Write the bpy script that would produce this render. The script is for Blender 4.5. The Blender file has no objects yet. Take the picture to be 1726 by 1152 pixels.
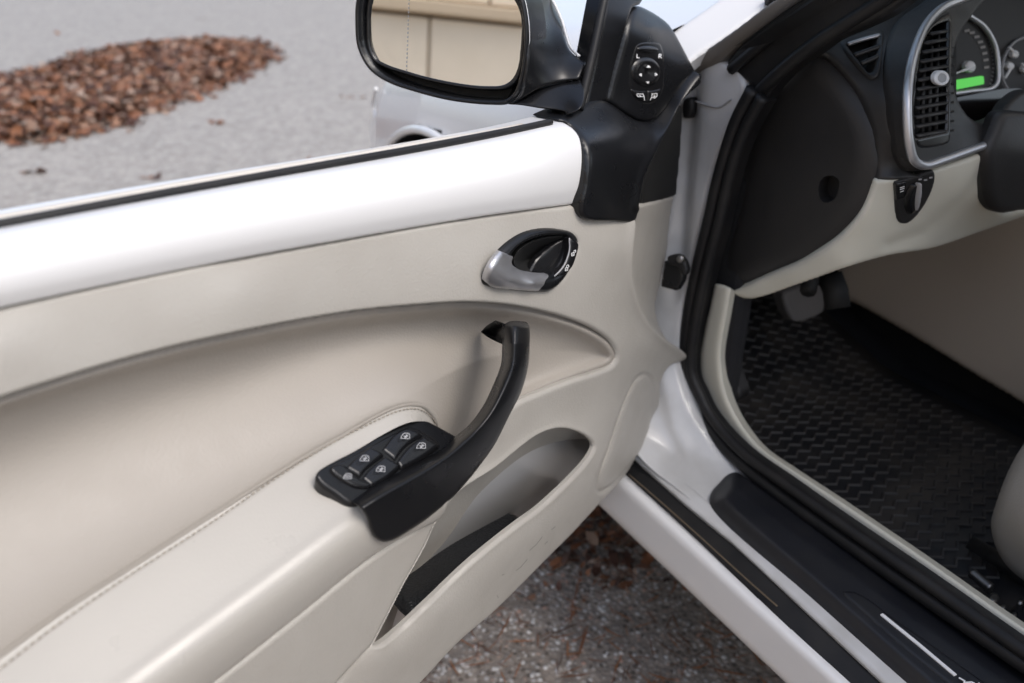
import bpy, bmesh, math, random
import numpy as np
from mathutils import Vector, Matrix
random.seed(7); np.random.seed(7)
SC = bpy.context.scene
COL = SC.collection

# ------------------------------------------------------------------ camera
PW, PH, LENS = 1726.0, 1152.0, 28.0
F = LENS / 36.0 * PW
HOR = -150.0                                   # horizon row, forward vanishing point x = 0, door vanishing point x = 2250
PITCH = math.atan((PH / 2 - HOR) / F)
FP = math.hypot(F, PH / 2 - HOR)
YAW = math.atan(863.0 / FP)
CAMH = 0.99
cam_d = bpy.data.cameras.new('camera'); cam = bpy.data.objects.new('camera', cam_d); COL.objects.link(cam)
cam.location = (0, 0, CAMH); cam.rotation_euler = (math.pi / 2 - PITCH, 0, -YAW)
cam_d.lens = LENS; cam_d.sensor_width = 36.0; cam_d.clip_start = 0.02; cam_d.clip_end = 600
cam_d.dof.use_dof = True; cam_d.dof.focus_distance = 0.70; cam_d.dof.aperture_fstop = 4.4
SC.camera = cam
# ------------------------------------------------------------------ sky, sun, exposure
SUN_DIR = Vector((0.20, -0.62, 0.85)).normalized()     # towards the sun
w = bpy.data.worlds.new('World'); SC.world = w; w.use_nodes = True
nt = w.node_tree; bg = nt.nodes['Background']
sky = nt.nodes.new('ShaderNodeTexSky'); sky.sky_type = 'NISHITA'; sky.sun_disc = False
sky.sun_elevation = math.asin(SUN_DIR.z); sky.sun_rotation = math.atan2(SUN_DIR.x, SUN_DIR.y)
sky.air_density = 1.0; sky.dust_density = 3.0; sky.ozone_density = 1.0
hs_ = nt.nodes.new('ShaderNodeHueSaturation'); hs_.inputs['Saturation'].default_value = 0.80      # thin overcast
nt.links.new(sky.outputs[0], hs_.inputs['Color']); nt.links.new(hs_.outputs[0], bg.inputs[0]); bg.inputs[1].default_value = 0.15
sd = bpy.data.lights.new('sun', 'SUN'); sd.energy = 0.8; sd.angle = math.radians(25); sd.color = (1.0, 0.98, 0.95)
so = bpy.data.objects.new('sun', sd); COL.objects.link(so)
so.rotation_euler = SUN_DIR.to_track_quat('Z', 'Y').to_euler()
SC.view_settings.view_transform = 'Standard'; SC.view_settings.look = 'None'
SC.view_settings.exposure = 0.70; SC.view_settings.gamma = 1.0; SC.view_settings.use_curve_mapping = False

# ------------------------------------------------------------------ projection helpers
CP, SP, CY, SY_ = math.cos(PITCH), math.sin(PITCH), math.cos(YAW), math.sin(YAW)
def rays(px, py):
    px = np.asarray(px, float); py = np.asarray(py, float)
    x = (px - 863.0) / F; y = (576.0 - py) / F
    fw = CP + y * SP; up = y * CP - SP
    return np.stack([fw * SY_ + x * CY, fw * CY - x * SY_, up], -1)
CAM = np.array([0, 0, CAMH])
TH = YAW + math.atan((2250.0 - 863.0) / FP)              # how far the door stands open
DD = np.array([math.sin(TH), math.cos(TH), 0.0])         # door direction, towards the hinge
ND = np.array([DD[1], -DD[0], 0.0])                      # door normal, towards the cabin side
_r = rays(1060, 800); HINGE = CAM + _r * ((0.37 - CAMH) / _r[2])
KD = float((HINGE - CAM) @ ND)
def V3(a): return np.array(a, float)
def nz(v): v = np.asarray(v, float); return v / np.linalg.norm(v)
def pt(px, py, t): return CAM + rays(px, py) * np.asarray(t, float)[..., None]
def t_of(px, py, k, v):
    r = rays(px, py)
    if k == 'd': return (KD + v) / (r @ ND)
    if k == 'x': return v / r[..., 0]
    if k == 'y': return v / r[..., 1]
    if k == 'z': return (v - CAMH) / r[..., 2]
    if k == 't': return v + 0 * r[..., 0]
def tps(pts, vals, reg=1e-6):
    P = np.array(pts, float) / 1000.0; n = len(P); v = np.array(vals, float)
    d2 = ((P[:, None] - P[None]) ** 2).sum(-1)
    A = np.zeros((n + 3, n + 3)); A[:n, :n] = 0.5 * d2 * np.log(d2 + 1e-12)
    A[:n, :n] += np.eye(n) * reg
    A[:n, n] = 1; A[:n, n + 1:] = P; A[n, :n] = 1; A[n + 1:, :n] = P.T
    c = np.linalg.lstsq(A, np.concatenate([v, np.zeros(3)]), rcond=None)[0]
    def f(px, py):
        px = np.asarray(px, float) / 1000; py = np.asarray(py, float) / 1000
        out = c[n] + c[n + 1] * px + c[n + 2] * py
        for i in range(n):
            q = (px - P[i, 0]) ** 2 + (py - P[i, 1]) ** 2
            out = out + c[i] * 0.5 * q * np.log(q + 1e-12)
        return out
    return f
def DS(ctrl):
    o = tps([c[:2] for c in ctrl], [c[2] for c in ctrl])
    return lambda px, py: t_of(px, py, 'd', o(px, py))
def WS(ctrl, reg=1e-6):
    o = tps([c[:2] for c in ctrl], [1.0 / float(t_of(c[0], c[1], c[2], c[3])) for c in ctrl], reg)
    return lambda px, py: 1.0 / o(px, py)
def PS(k, v): return lambda px, py: t_of(px, py, k, v)
def planeS(p0, n):
    p0 = V3(p0); n = nz(n)
    return lambda px, py: ((p0 - CAM) @ n) / (rays(px, py) @ n)
def lift(s, dz): return lambda px, py: s(px, py) - dz
def profile(tab):
    q = cr([(a * 100.0, b * 1000.0) for a, b in tab], False, 12); return lambda t: np.interp(t, q[:, 0] / 100.0, q[:, 1] / 1000.0)
def between(px, py, A, B):
    d1 = dist_poly(px, py, A, False); d2 = dist_poly(px, py, B, False); return d1 / (d1 + d2 + 1e-6)
def along(px, py, L):
    """parameter 0..1 of the nearest point of a polyline"""
    px = np.asarray(px, float); py = np.asarray(py, float); best = np.full(px.shape, 1e18); out = np.zeros(px.shape); n = len(L) - 1
    for i in range(n):
        a = L[i]; e = L[i + 1] - a; s = np.clip(((px - a[0]) * e[0] + (py - a[1]) * e[1]) / (e @ e + 1e-12), 0, 1)
        d = (px - a[0] - s * e[0]) ** 2 + (py - a[1] - s * e[1]) ** 2; m = d < best; best = np.where(m, d, best); out = np.where(m, (i + s) / n, out)
    return out
def cr(pts, closed=True, n=8):
    """Catmull-Rom through pts; a third value marks a sharp corner"""
    P = [np.array(p[:2], float) for p in pts]; sharp = [len(p) > 2 and p[2] for p in pts]
    N = len(P); out = []
    rng = range(N) if closed else range(N - 1)
    for i in rng:
        a, b = P[i], P[(i + 1) % N]
        p0 = P[(i - 1) % N] if (closed or i > 0) else 2 * a - b
        p3 = P[(i + 2) % N] if (closed or i + 2 < N) else 2 * b - a
        if sharp[i]: p0 = 2 * a - b
        if sharp[(i + 1) % N]: p3 = 2 * b - a
        d0, d1, d2 = [max(1e-6, np.linalg.norm(v)) ** 0.5 for v in (a - p0, b - a, p3 - b)]
        m1 = (b - a) + d1 * ((a - p0) / d0 - (b - p0) / (d0 + d1)) if d0 > 1e-3 else b - a
        m2 = (b - a) + d1 * ((p3 - b) / d2 - (p3 - a) / (d1 + d2)) if d2 > 1e-3 else b - a
        for k in range(n):
            s = k / n
            out.append((2 * s**3 - 3 * s**2 + 1) * a + (s**3 - 2 * s**2 + s) * m1 + (-2 * s**3 + 3 * s**2) * b + (s**3 - s**2) * m2)
    if not closed: out.append(P[-1])
    return np.array(out)
def dist_poly(px, py, L, closed=True):
    d = np.full(np.shape(px), 1e18); n = len(L)
    for i in range(n if closed else n - 1):
        a = L[i]; b = L[(i + 1) % n]; e = b - a; q = e @ e
        if q < 1e-12: continue
        s = np.clip(((px - a[0]) * e[0] + (py - a[1]) * e[1]) / q, 0, 1)
        d = np.minimum(d, (px - a[0] - s * e[0]) ** 2 + (py - a[1] - s * e[1]) ** 2)
    return np.sqrt(d)
def inside(px, py, L):
    c = np.zeros(np.shape(px), bool); n = len(L)
    for i in range(n):
        a = L[i]; b = L[(i + 1) % n]
        if a[1] == b[1]: continue
        c ^= ((a[1] > py) != (b[1] > py)) & (px < (b[0] - a[0]) * (py - a[1]) / (b[1] - a[1]) + a[0])
    return c
def sdf(px, py, loops):
    ins = np.zeros(np.shape(px), bool); d = np.full(np.shape(px), 1e9)
    for L in loops:
        ins ^= inside(px, py, L); d = np.minimum(d, dist_poly(px, py, L))
    return np.where(ins, d, -d)

# ------------------------------------------------------------------ object helpers
def link(name, me, mat, parent=None, smooth=True):
    o = bpy.data.objects.new(name, me); COL.objects.link(o)
    if mat and not me.materials: me.materials.append(mat)
    if parent: o.parent = parent
    if smooth: me.polygons.foreach_set('use_smooth', [True] * len(me.polygons))
    return o
def mesh(name, v, f, mat, parent=None, smooth=True):
    me = bpy.data.meshes.new(name); me.from_pydata([tuple(map(float, p)) for p in v], [], f); me.update()
    return link(name, me, mat, parent, smooth)
def empty(name, parent=None, loc=(0, 0, 0)):
    o = bpy.data.objects.new(name, None); COL.objects.link(o); o.location = loc; o.empty_display_size = 0.05
    if parent: o.parent = parent
    return o
def tag(o, label=None, cat=None, group=None, kind=None):
    for k, v in (('label', label), ('category', cat), ('group', group), ('kind', kind)):
        if v: o[k] = v
    return o
def patch(name, loops, surf, mat, parent, nrm=ND, res=4.0, roll=0.0, rolld=0.0, skirt=0.01, relief=None, roll0=False, back=False):
    """a curved panel: the outline (photo pixels) carried onto a surface in space, with rolled edges and a depth behind it"""
    loops = [np.asarray(L, float) for L in loops]; A = np.vstack(loops); nrm = nz(nrm)
    x0, y0 = A.min(0) - res * 1.37; x1, y1 = A.max(0) + res * 1.4
    xs = np.arange(x0, x1 + res, res); ys = np.arange(y0, y1 + res, res)
    GX, GY = np.meshgrid(xs, ys, indexing='ij'); D = sdf(GX, GY, loops)
    D[np.abs(D) < res * 0.03] = -res * 0.03
    I = D > 0; nx, ny = D.shape
    idx = -np.ones(D.shape, int); idx[I] = np.arange(I.sum())
    PX = list(GX[I]); PY = list(GY[I]); DIST = list(D[I]); faces = []; cross = {}; segs = []
    c = np.stack([I[:-1, :-1], I[1:, :-1], I[1:, 1:], I[:-1, 1:]], -1); s = c.sum(-1)
    fi, fj = np.where(s == 4)
    faces += np.stack([idx[fi, fj], idx[fi + 1, fj], idx[fi + 1, fj + 1], idx[fi, fj + 1]], -1).tolist()
    def cr_v(a, b):
        k = (a, b) if a < b else (b, a)
        if k not in cross:
            da, db = D[a], D[b]; u = da / (da - db)
            cross[k] = len(PX); PX.append(GX[a] + u * (GX[b] - GX[a])); PY.append(GY[a] + u * (GY[b] - GY[a])); DIST.append(0.0)
        return cross[k]
    mi, mj = np.where((s > 0) & (s < 4))
    for i, j in zip(mi.tolist(), mj.tolist()):
        q = [(i, j), (i + 1, j), (i + 1, j + 1), (i, j + 1)]; poly = []; ex = None; en = None
        for k in range(4):
            a, b = q[k], q[(k + 1) % 4]
            if I[a]: poly.append(int(idx[a]))
            if I[a] != I[b]:
                v = cr_v(a, b); poly.append(v)
                if I[a]: ex = v
                else: en = v
        if len(poly) > 2: faces.append(poly)
        if ex is not None and en is not None: segs.append((ex, en))
    PX = np.array(PX); PY = np.array(PY); DIST = np.array(DIST)
    t = surf(PX, PY)
    Vv = pt(PX, PY, t)
    if relief is not None: Vv = Vv + nrm * relief(PX, PY, DIST)[:, None]
    if roll > 0:
        dr = dist_poly(PX, PY, loops[0]) if roll0 else DIST
        u = np.clip(1 - dr / roll, 0, 1); Vv = Vv - nrm * (rolld * (1 - np.sqrt(1 - u * u)))[:, None]
    n0 = len(Vv); bmap = {}; extra = []
    for a, b in segs:
        for v in (a, b):
            if v not in bmap:
                bmap[v] = n0 + len(extra); extra.append(Vv[v]); extra.append(Vv[v] - nrm * skirt)
    # faces so far wind x then y(down): flip to face the camera
    faces = [f[::-1] for f in faces]
    for a, b in segs: faces.append([bmap[a], bmap[a] + 1, bmap[b] + 1, bmap[b]])
    allv = np.vstack([Vv, np.array(extra)]) if extra else Vv
    if back:
        nb = len(allv); faces += [[q + nb for q in f][::-1] for f in faces if max(f) < n0]; allv = np.vstack([allv, Vv - nrm * skirt])
    return mesh(name, allv, faces, mat, parent)
def frames(P):
    P = np.asarray(P, float); T = np.gradient(P, axis=0); T /= np.linalg.norm(T, axis=1)[:, None]
    up = V3((0.12, 0.2, 1.0)); N = []
    for tt in T:
        n = up - tt * (up @ tt); n = nz(n); N.append(n); up = n
    return T, np.array(N), np.cross(T, np.array(N))
def tube(name, P, r, mat, parent=None, seg=8, flat=1.0, cap=True, nref=None):
    P = np.asarray(P, float); T, N, B = frames(P)
    if nref is not None:
        N = np.array([nz(V3(nref) - t * (V3(nref) @ t)) for t in T]); B = np.cross(T, N)
    r = np.broadcast_to(np.asarray(r, float), (len(P),)); v = []; f = []
    for i in range(len(P)):
        for k in range(seg):
            a = 2 * math.pi * k / seg
            v.append(P[i] + r[i] * (math.cos(a) * N[i] * flat + math.sin(a) * B[i]))
    for i in range(len(P) - 1):
        for k in range(seg): f.append([i * seg + k, i * seg + (k + 1) % seg, (i + 1) * seg + (k + 1) % seg, (i + 1) * seg + k])
    if cap: f.append(list(range(seg))[::-1]); f.append([(len(P) - 1) * seg + k for k in range(seg)])
    return mesh(name, v, f, mat, parent)
def tube_px(name, pts, surf, r, mat, parent=None, n=8, dz=0.0, **k):
    L = cr(pts, False, n); return tube(name, pt(L[:, 0], L[:, 1], surf(L[:, 0], L[:, 1]) - dz), r, mat, parent, **k)
def loft(name, rings, mat, parent=None, closed=True, caps=True, cap0=True):
    n = len(rings[0]); v = [p for R in rings for p in R]; f = []
    for i in range(len(rings) - 1):
        for k in range(n if closed else n - 1):
            k2 = (k + 1) % n; f.append([i * n + k, i * n + k2, (i + 1) * n + k2, (i + 1) * n + k])
    if caps and closed and cap0: f.append(list(range(n))[::-1])
    if caps and closed: f.append([(len(rings) - 1) * n + k for k in range(n)])
    return mesh(name, v, f, mat, parent)
def box(name, c, d, mat, parent=None, bev=0.003, rot=None):
    bm = bmesh.new(); bmesh.ops.create_cube(bm, size=1.0)
    bmesh.ops.scale(bm, vec=d, verts=bm.verts)
    if bev: bmesh.ops.bevel(bm, geom=bm.edges[:], offset=min(bev, min(d) * 0.45), segments=2, affect='EDGES', profile=0.5)
    if rot is not None: bmesh.ops.transform(bm, matrix=rot, verts=bm.verts)
    bmesh.ops.translate(bm, vec=c, verts=bm.verts)
    me = bpy.data.meshes.new(name); bm.to_mesh(me); bm.free()
    o = link(name, me, mat, parent, smooth=False); return o
def strokes(name, lines, wpx, surf, mat, parent=None, dz=0.0006):
    v = []; f = []
    for L in lines:
        L = np.array(L, float)
        for i in range(len(L) - 1):
            a, b = L[i], L[i + 1]; u = (b - a) / (np.linalg.norm(b - a) + 1e-9); n_ = np.array((-u[1], u[0])) * wpx / 2; e = u * wpx * 0.3; k = len(v)
            for q in (a - e + n_, a - e - n_, b + e - n_, b + e + n_): v.append(pt(q[0], q[1], surf(q[0], q[1]) - dz - 0.00002 * (i % 3)))
            f.append([k, k + 1, k + 2, k + 3])
    return mesh(name, v, f, mat, parent, smooth=False)
def ell(cx, cy, rx, ry, a0=0, a1=360, n=28, rot=0):
    r = math.radians(rot); out = []
    for k in range(n):
        a = math.radians(a0 + (a1 - a0) * k / (n if a1 - a0 == 360 else n - 1))
        x, y = rx * math.cos(a), ry * math.sin(a); out.append((cx + x * math.cos(r) - y * math.sin(r), cy + x * math.sin(r) + y * math.cos(r)))
    return np.array(out)
def Z(pts, fac, ox, oy): return [(ox + p[0] / fac, oy + p[1] / fac) + tuple(p[2:]) for p in pts]

# ------------------------------------------------------------------ materials
def mat(name, base, rough=0.5, metal=0.0, coat=0.0, bumps=(), var=None, rvar=None, spec=0.5, sheen=0.0):
    m = bpy.data.materials.new(name); m.use_nodes = True; t = m.node_tree; N = t.nodes; L = t.links
    b = N['Principled BSDF']; b.inputs['Base Color'].default_value = (*base, 1); b.inputs['Roughness'].default_value = rough
    b.inputs['Metallic'].default_value = metal; b.inputs['Coat Weight'].default_value = coat; b.inputs['Coat Roughness'].default_value = 0.04
    b.inputs['Specular IOR Level'].default_value = spec
    if sheen: b.inputs['Sheen Weight'].default_value = sheen
    tc = N.new('ShaderNodeTexCoord'); src = tc.outputs['Object']
    prev = None
    for kind, scale, strength, dist in bumps:
        if kind == 'noise':
            x = N.new('ShaderNodeTexNoise'); x.inputs['Scale'].default_value = scale; x.inputs['Detail'].default_value = 3; out = x.outputs['Fac']
        else:
            x = N.new('ShaderNodeTexVoronoi'); x.inputs['Scale'].default_value = scale; x.feature = 'SMOOTH_F1' if kind == 'vor' else 'F1'; out = x.outputs['Distance']
        L.new(src, x.inputs['Vector'])
        bp = N.new('ShaderNodeBump'); bp.inputs['Strength'].default_value = strength; bp.inputs['Distance'].default_value = dist
        L.new(out, bp.inputs['Height'])
        if prev: L.new(prev, bp.inputs['Normal'])
        prev = bp.outputs['Normal']
    if prev: L.new(prev, b.inputs['Normal'])
    if var:
        sc_, amt, col2 = var
        x = N.new('ShaderNodeTexNoise'); x.inputs['Scale'].default_value = sc_; x.inputs['Detail'].default_value = 5; L.new(src, x.inputs['Vector'])
        r = N.new('ShaderNodeMapRange'); r.inputs[1].default_value = 0.42; r.inputs[2].default_value = 0.72; r.inputs[4].default_value = amt
        L.new(x.outputs['Fac'], r.inputs[0]); mx = N.new('ShaderNodeMix'); mx.data_type = 'RGBA'
        mx.inputs[6].default_value = (*base, 1); mx.inputs[7].default_value = (*col2, 1)
        L.new(r.outputs[0], mx.inputs[0]); L.new(mx.outputs[2], b.inputs['Base Color'])
    if rvar:
        sc_, lo, hi = rvar
        x = N.new('ShaderNodeTexNoise'); x.inputs['Scale'].default_value = sc_; x.inputs['Detail'].default_value = 6; L.new(src, x.inputs['Vector'])
        r = N.new('ShaderNodeMapRange'); r.inputs[1].default_value = 0.3; r.inputs[2].default_value = 0.7; r.inputs[3].default_value = lo; r.inputs[4].default_value = hi
        L.new(x.outputs['Fac'], r.inputs[0]); L.new(r.outputs[0], b.inputs['Roughness'])
    return m
IV = (0.418, 0.398, 0.362)
M = dict(
    white=mat('white_paint', (0.82, 0.82, 0.82), 0.30, coat=0.7, var=(3, 0.12, (0.77, 0.77, 0.76))),
    trim=mat('ivory_plastic', IV, 0.46, bumps=[('noise', 480, 0.45, 0.0008)], var=(22, 0.35, (0.36, 0.335, 0.30)), rvar=(60, 0.42, 0.55)),
    leather=mat('ivory_leather', (0.362, 0.332, 0.295), 0.46, bumps=[('noise', 120, 0.04, 0.001), ('vor', 560, 0.22, 0.0007)], var=(10, 0.2, (0.34, 0.31, 0.27)), rvar=(50, 0.40, 0.54)),
    pad=mat('ivory_armrest_leather', IV, 0.31, bumps=[('vor', 560, 0.12, 0.0006)], var=(10, 0.12, (0.39, 0.365, 0.33)), rvar=(45, 0.26, 0.36)),
    ivory=mat('ivory_cabin_plastic', (0.64, 0.62, 0.53), 0.5, bumps=[('noise', 500, 0.1, 0.0006)], var=(12, 0.2, (0.56, 0.54, 0.45))),
    thread=mat('thread', (0.31, 0.275, 0.23), 0.7),
    black=mat('black_soft_plastic', (0.0075, 0.0078, 0.009), 0.30, spec=0.42, bumps=[('noise', 1100, 0.10, 0.0005)], rvar=(30, 0.25, 0.34)),
    blackfine=mat('black_switch_plastic', (0.0085, 0.0085, 0.0095), 0.26, spec=0.5, bumps=[('noise', 1300, 0.08, 0.0004)]),
    dash=mat('charcoal_dash_plastic', (0.020, 0.019, 0.019), 0.42, bumps=[('noise', 420, 0.2, 0.0008)], rvar=(20, 0.42, 0.55)),
    dark=mat('dark_recess', (0.006, 0.006, 0.006), 0.7),
    rubber=mat('black_rubber', (0.011, 0.011, 0.012), 0.5, spec=0.35, bumps=[('noise', 160, 0.15, 0.001)], var=(25, 0.25, (0.05, 0.045, 0.04))),
    silver=mat('satin_silver', (0.58, 0.58, 0.60), 0.38, metal=0.85, rvar=(160, 0.34, 0.46)),
    chrome=mat('chrome', (0.8, 0.8, 0.8), 0.16, metal=1.0),
    mirror=mat('mirror_glass', (0.92, 0.93, 0.92), 0.012, metal=1.0),
    ink=mat('white_print', (0.8, 0.8, 0.8), 0.5),
    iconink=mat('icon_print', (0.46, 0.46, 0.47), 0.5),
    matridge=mat('dusty_rubber_tread', (0.062, 0.057, 0.053), 0.5, bumps=[('noise', 200, 0.2, 0.001)], var=(16, 0.7, (0.014, 0.014, 0.016))),
    grey=mat('grey_print', (0.35, 0.35, 0.36), 0.5),
    carpet=mat('charcoal_carpet', (0.012, 0.012, 0.014), 0.95, bumps=[('noise', 600, 0.6, 0.002)]),
    mat_rub=mat('rubber_mat', (0.013, 0.0135, 0.016), 0.46, bumps=[('noise', 60, 0.25, 0.003)], var=(11, 0.7, (0.065, 0.056, 0.047))),
    taupe=mat('taupe_carpet_trim', (0.50, 0.43, 0.35), 0.85, bumps=[('noise', 500, 0.3, 0.001)]),
    leather_blk=mat('black_leather', (0.014, 0.015, 0.017), 0.38, bumps=[('vor', 420, 0.6, 0.0015), ('noise', 60, 0.3, 0.003)]),
    steel=mat('dull_steel', (0.25, 0.25, 0.25), 0.4, metal=1.0, var=(80, 0.4, (0.12, 0.10, 0.09))),
    scuff=mat('scuff_plate_plastic', (0.012, 0.013, 0.017), 0.38, bumps=[('noise', 300, 0.1, 0.001)], rvar=(18, 0.3, 0.5), var=(40, 0.2, (0.035, 0.033, 0.03))),
    bodyshade=mat('white_body_shaded', (0.60, 0.60, 0.60), 0.30, coat=0.5, var=(18, 0.6, (0.44, 0.43, 0.41))),  # darker copy of the white paint: door-opening shade put into the colour
    tyre=mat('tyre_rubber', (0.015, 0.015, 0.015), 0.7),
)
def emis(name, col, s):
    m = bpy.data.materials.new(name); m.use_nodes = True; b = m.node_tree.nodes['Principled BSDF']
    b.inputs['Base Color'].default_value = (0, 0, 0, 1); b.inputs['Emission Color'].default_value = (*col, 1); b.inputs['Emission Strength'].default_value = s; return m
M['lamp'] = mat('headlamp_lens', (0.75, 0.74, 0.70), 0.08, coat=1.0)
M['lcd'] = emis('green_display', (0.10, 0.62, 0.08), 0.55)
def glass(name):
    m = bpy.data.materials.new(name); m.use_nodes = True; t = m.node_tree; N = t.nodes; N.remove(N['Principled BSDF'])
    tr = N.new('ShaderNodeBsdfTransparent'); tr.inputs[0].default_value = (0.90, 0.94, 0.92, 1); gl = N.new('ShaderNodeBsdfGlossy'); gl.inputs['Roughness'].default_value = 0.01
    fr = N.new('ShaderNodeFresnel'); fr.inputs['IOR'].default_value = 1.4; mx = N.new('ShaderNodeMixShader')
    t.links.new(fr.outputs[0], mx.inputs[0]); t.links.new(tr.outputs[0], mx.inputs[1]); t.links.new(gl.outputs[0], mx.inputs[2]); t.links.new(mx.outputs[0], N['Material Output'].inputs[0]); return m
M['glass'] = glass('clear_glass')
# ================================================================== setting
def ground_mat():
    m = bpy.data.materials.new('weathered_asphalt'); m.use_nodes = True; t = m.node_tree; N = t.nodes; L = t.links
    b = N['Principled BSDF']; b.inputs['Roughness'].default_value = 0.9
    tc = N.new('ShaderNodeTexCoord'); src = tc.outputs['Object']
    v = N.new('ShaderNodeTexVoronoi'); v.inputs['Scale'].default_value = 125; v.inputs['Randomness'].default_value = 1; L.new(src, v.inputs['Vector'])
    wn = N.new('ShaderNodeTexWhiteNoise'); wn.noise_dimensions = '3D'; L.new(v.outputs['Color'], wn.inputs['Vector'])
    cr_ = N.new('ShaderNodeValToRGB'); e = cr_.color_ramp; e.interpolation = 'CONSTANT'
    e.elements[0].position = 0; e.elements[0].color = (0.115, 0.095, 0.08, 1); e.elements[1].position = 0.22; e.elements[1].color = (0.26, 0.23, 0.205, 1)
    for p, c in ((0.42, (0.37, 0.335, 0.30)), (0.62, (0.36, 0.27, 0.22)), (0.72, (0.46, 0.44, 0.42)), (0.88, (0.66, 0.64, 0.61)), (0.96, (0.42, 0.26, 0.20))):
        x = e.elements.new(p); x.color = (*c, 1)
    L.new(wn.outputs['Value'], cr_.inputs['Fac'])
    # bitumen between the stones, and big soft wear patches
    r = N.new('ShaderNodeMapRange'); r.inputs[1].default_value = 0.30; r.inputs[2].default_value = 0.62; L.new(v.outputs['Distance'], r.inputs[0])
    mx = N.new('ShaderNodeMix'); mx.data_type = 'RGBA'; mx.inputs[7].default_value = (0.23, 0.195, 0.165, 1); L.new(r.outputs[0], mx.inputs[0]); L.new(cr_.outputs[0], mx.inputs[6])
    n = N.new('ShaderNodeTexNoise'); n.inputs['Scale'].default_value = 34.0; n.inputs['Detail'].default_value = 8; n.inputs['Roughness'].default_value = 0.7; L.new(src, n.inputs['Vector'])
    r2 = N.new('ShaderNodeMapRange'); r2.inputs[1].default_value = 0.35; r2.inputs[2].default_value = 0.7; r2.inputs[3].default_value = 0.80; r2.inputs[4].default_value = 1.20; L.new(n.outputs['Fac'], r2.inputs[0])
    # paler farther off; nearby debris and the car's shade are in the colour
    sp = N.new('ShaderNodeSeparateXYZ'); L.new(src, sp.inputs[0])
    r3 = N.new('ShaderNodeMapRange'); r3.inputs[1].default_value = 1.2; r3.inputs[2].default_value = 3.4; r3.inputs[3].default_value = 0.0; r3.inputs[4].default_value = 0.66; L.new(sp.outputs['Y'], r3.inputs[0])
    mx2 = N.new('ShaderNodeMix'); mx2.data_type = 'RGBA'; mx2.inputs[7].default_value = (0.41, 0.395, 0.37, 1); L.new(mx.outputs[2], mx2.inputs[6]); L.new(r3.outputs[0], mx2.inputs[0])
    v4 = N.new('ShaderNodeTexVoronoi'); v4.inputs['Scale'].default_value = 26; L.new(src, v4.inputs['Vector'])
    sx = N.new('ShaderNodeSeparateColor'); L.new(v4.outputs['Color'], sx.inputs[0])
    r5 = N.new('ShaderNodeMapRange'); r5.inputs[3].default_value = 0.86; r5.inputs[4].default_value = 1.15; L.new(sx.outputs[0], r5.inputs[0])
    mm = N.new('ShaderNodeMath'); mm.operation = 'MULTIPLY'; L.new(r2.outputs[0], mm.inputs[0]); L.new(r5.outputs[0], mm.inputs[1]); r2 = mm
    vm = N.new('ShaderNodeVectorMath'); vm.operation = 'SCALE'; L.new(mx2.outputs[2], vm.inputs[0]); L.new(r2.outputs[0], vm.inputs['Scale'])
    L.new(vm.outputs[0], b.inputs['Base Color'])
    bp = N.new('ShaderNodeBump'); bp.inputs['Strength'].default_value = 0.8; bp.inputs['Distance'].default_value = 0.004; bp.invert = True
    L.new(v.outputs['Distance'], bp.inputs['Height']); L.new(bp.outputs['Normal'], b.inputs['Normal'])
    return m
GM = ground_mat()
g = mesh('ground', [(-150, -150, 0), (150, -150, 0), (150, 250, 0), (-150, 250, 0)], [[0, 1, 2, 3]], GM, smooth=False)
tag(g, 'grey weathered asphalt ground with small pale stones', 'ground', kind='structure')

def leaf_mat(name, cols):
    m = bpy.data.materials.new(name); m.use_nodes = True; t = m.node_tree; N = t.nodes; L = t.links
    b = N['Principled BSDF']; b.inputs['Roughness'].default_value = 0.6
    a = N.new('ShaderNodeAttribute'); a.attribute_name = 'tint'
    c = N.new('ShaderNodeValToRGB'); e = c.color_ramp; e.elements[0].color = (*cols[0], 1); e.elements[1].color = (*cols[-1], 1)
    for k, col in enumerate(cols[1:-1]):
        x = e.elements.new((k + 1) / (len(cols) - 1)); x.color = (*col, 1)
    L.new(a.outputs['Fac'], c.inputs['Fac']); L.new(c.outputs[0], b.inputs['Base Color']); return m
def scatter(name, pos, size, aspect, mat_, thin=False, zmul=1.0):
    """curled leaves or needles: a small folded strip each"""
    v = []; f = []; tint = []
    for p in pos:
        s = size * min(2.2, random.lognormvariate(-0.05, 0.38)); a = random.uniform(0, 6.283); b = random.gauss(0, 0.15 if thin else 0.45); c_ = random.gauss(0, 0.5)
        R = Matrix.Rotation(a, 3, 'Z') @ Matrix.Rotation(b, 3, 'Y') @ Matrix.Rotation(c_ * (0.2 if thin else 1), 3, 'X')
        wd = s * aspect; k0 = len(v); curl = 0 if thin else random.uniform(-0.25, 0.3) * s
        for (x, y, z) in ((-s, 0, 0), (-0.35 * s, -wd, curl), (-0.35 * s, wd, curl), (0.4 * s, -wd * .9, curl), (0.4 * s, wd * .9, curl), (s, 0, 0.1 * s)):
            q = R @ Vector((x, y, z)); v.append((p[0] + q.x, p[1] + q.y, max(0.004, p[2] + q.z * zmul + 0.25 * s)))
        f += [[k0, k0 + 1, k0 + 2], [k0 + 1, k0 + 3, k0 + 4, k0 + 2], [k0 + 3, k0 + 5, k0 + 4]]
        tint += [random.random()] * 6
    me = bpy.data.meshes.new(name); me.from_pydata(v, [], f); me.update()
    at = me.attributes.new('tint', 'FLOAT', 'POINT'); at.data.foreach_set('value', tint)
    return link(name, me, mat_, None, smooth=False)
ML = leaf_mat('dead_leaf_litter', [(0.030, 0.014, 0.010), (0.085, 0.036, 0.022), (0.19, 0.078, 0.038), (0.26, 0.11, 0.052), (0.24, 0.14, 0.09), (0.36, 0.28, 0.23)])
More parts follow.
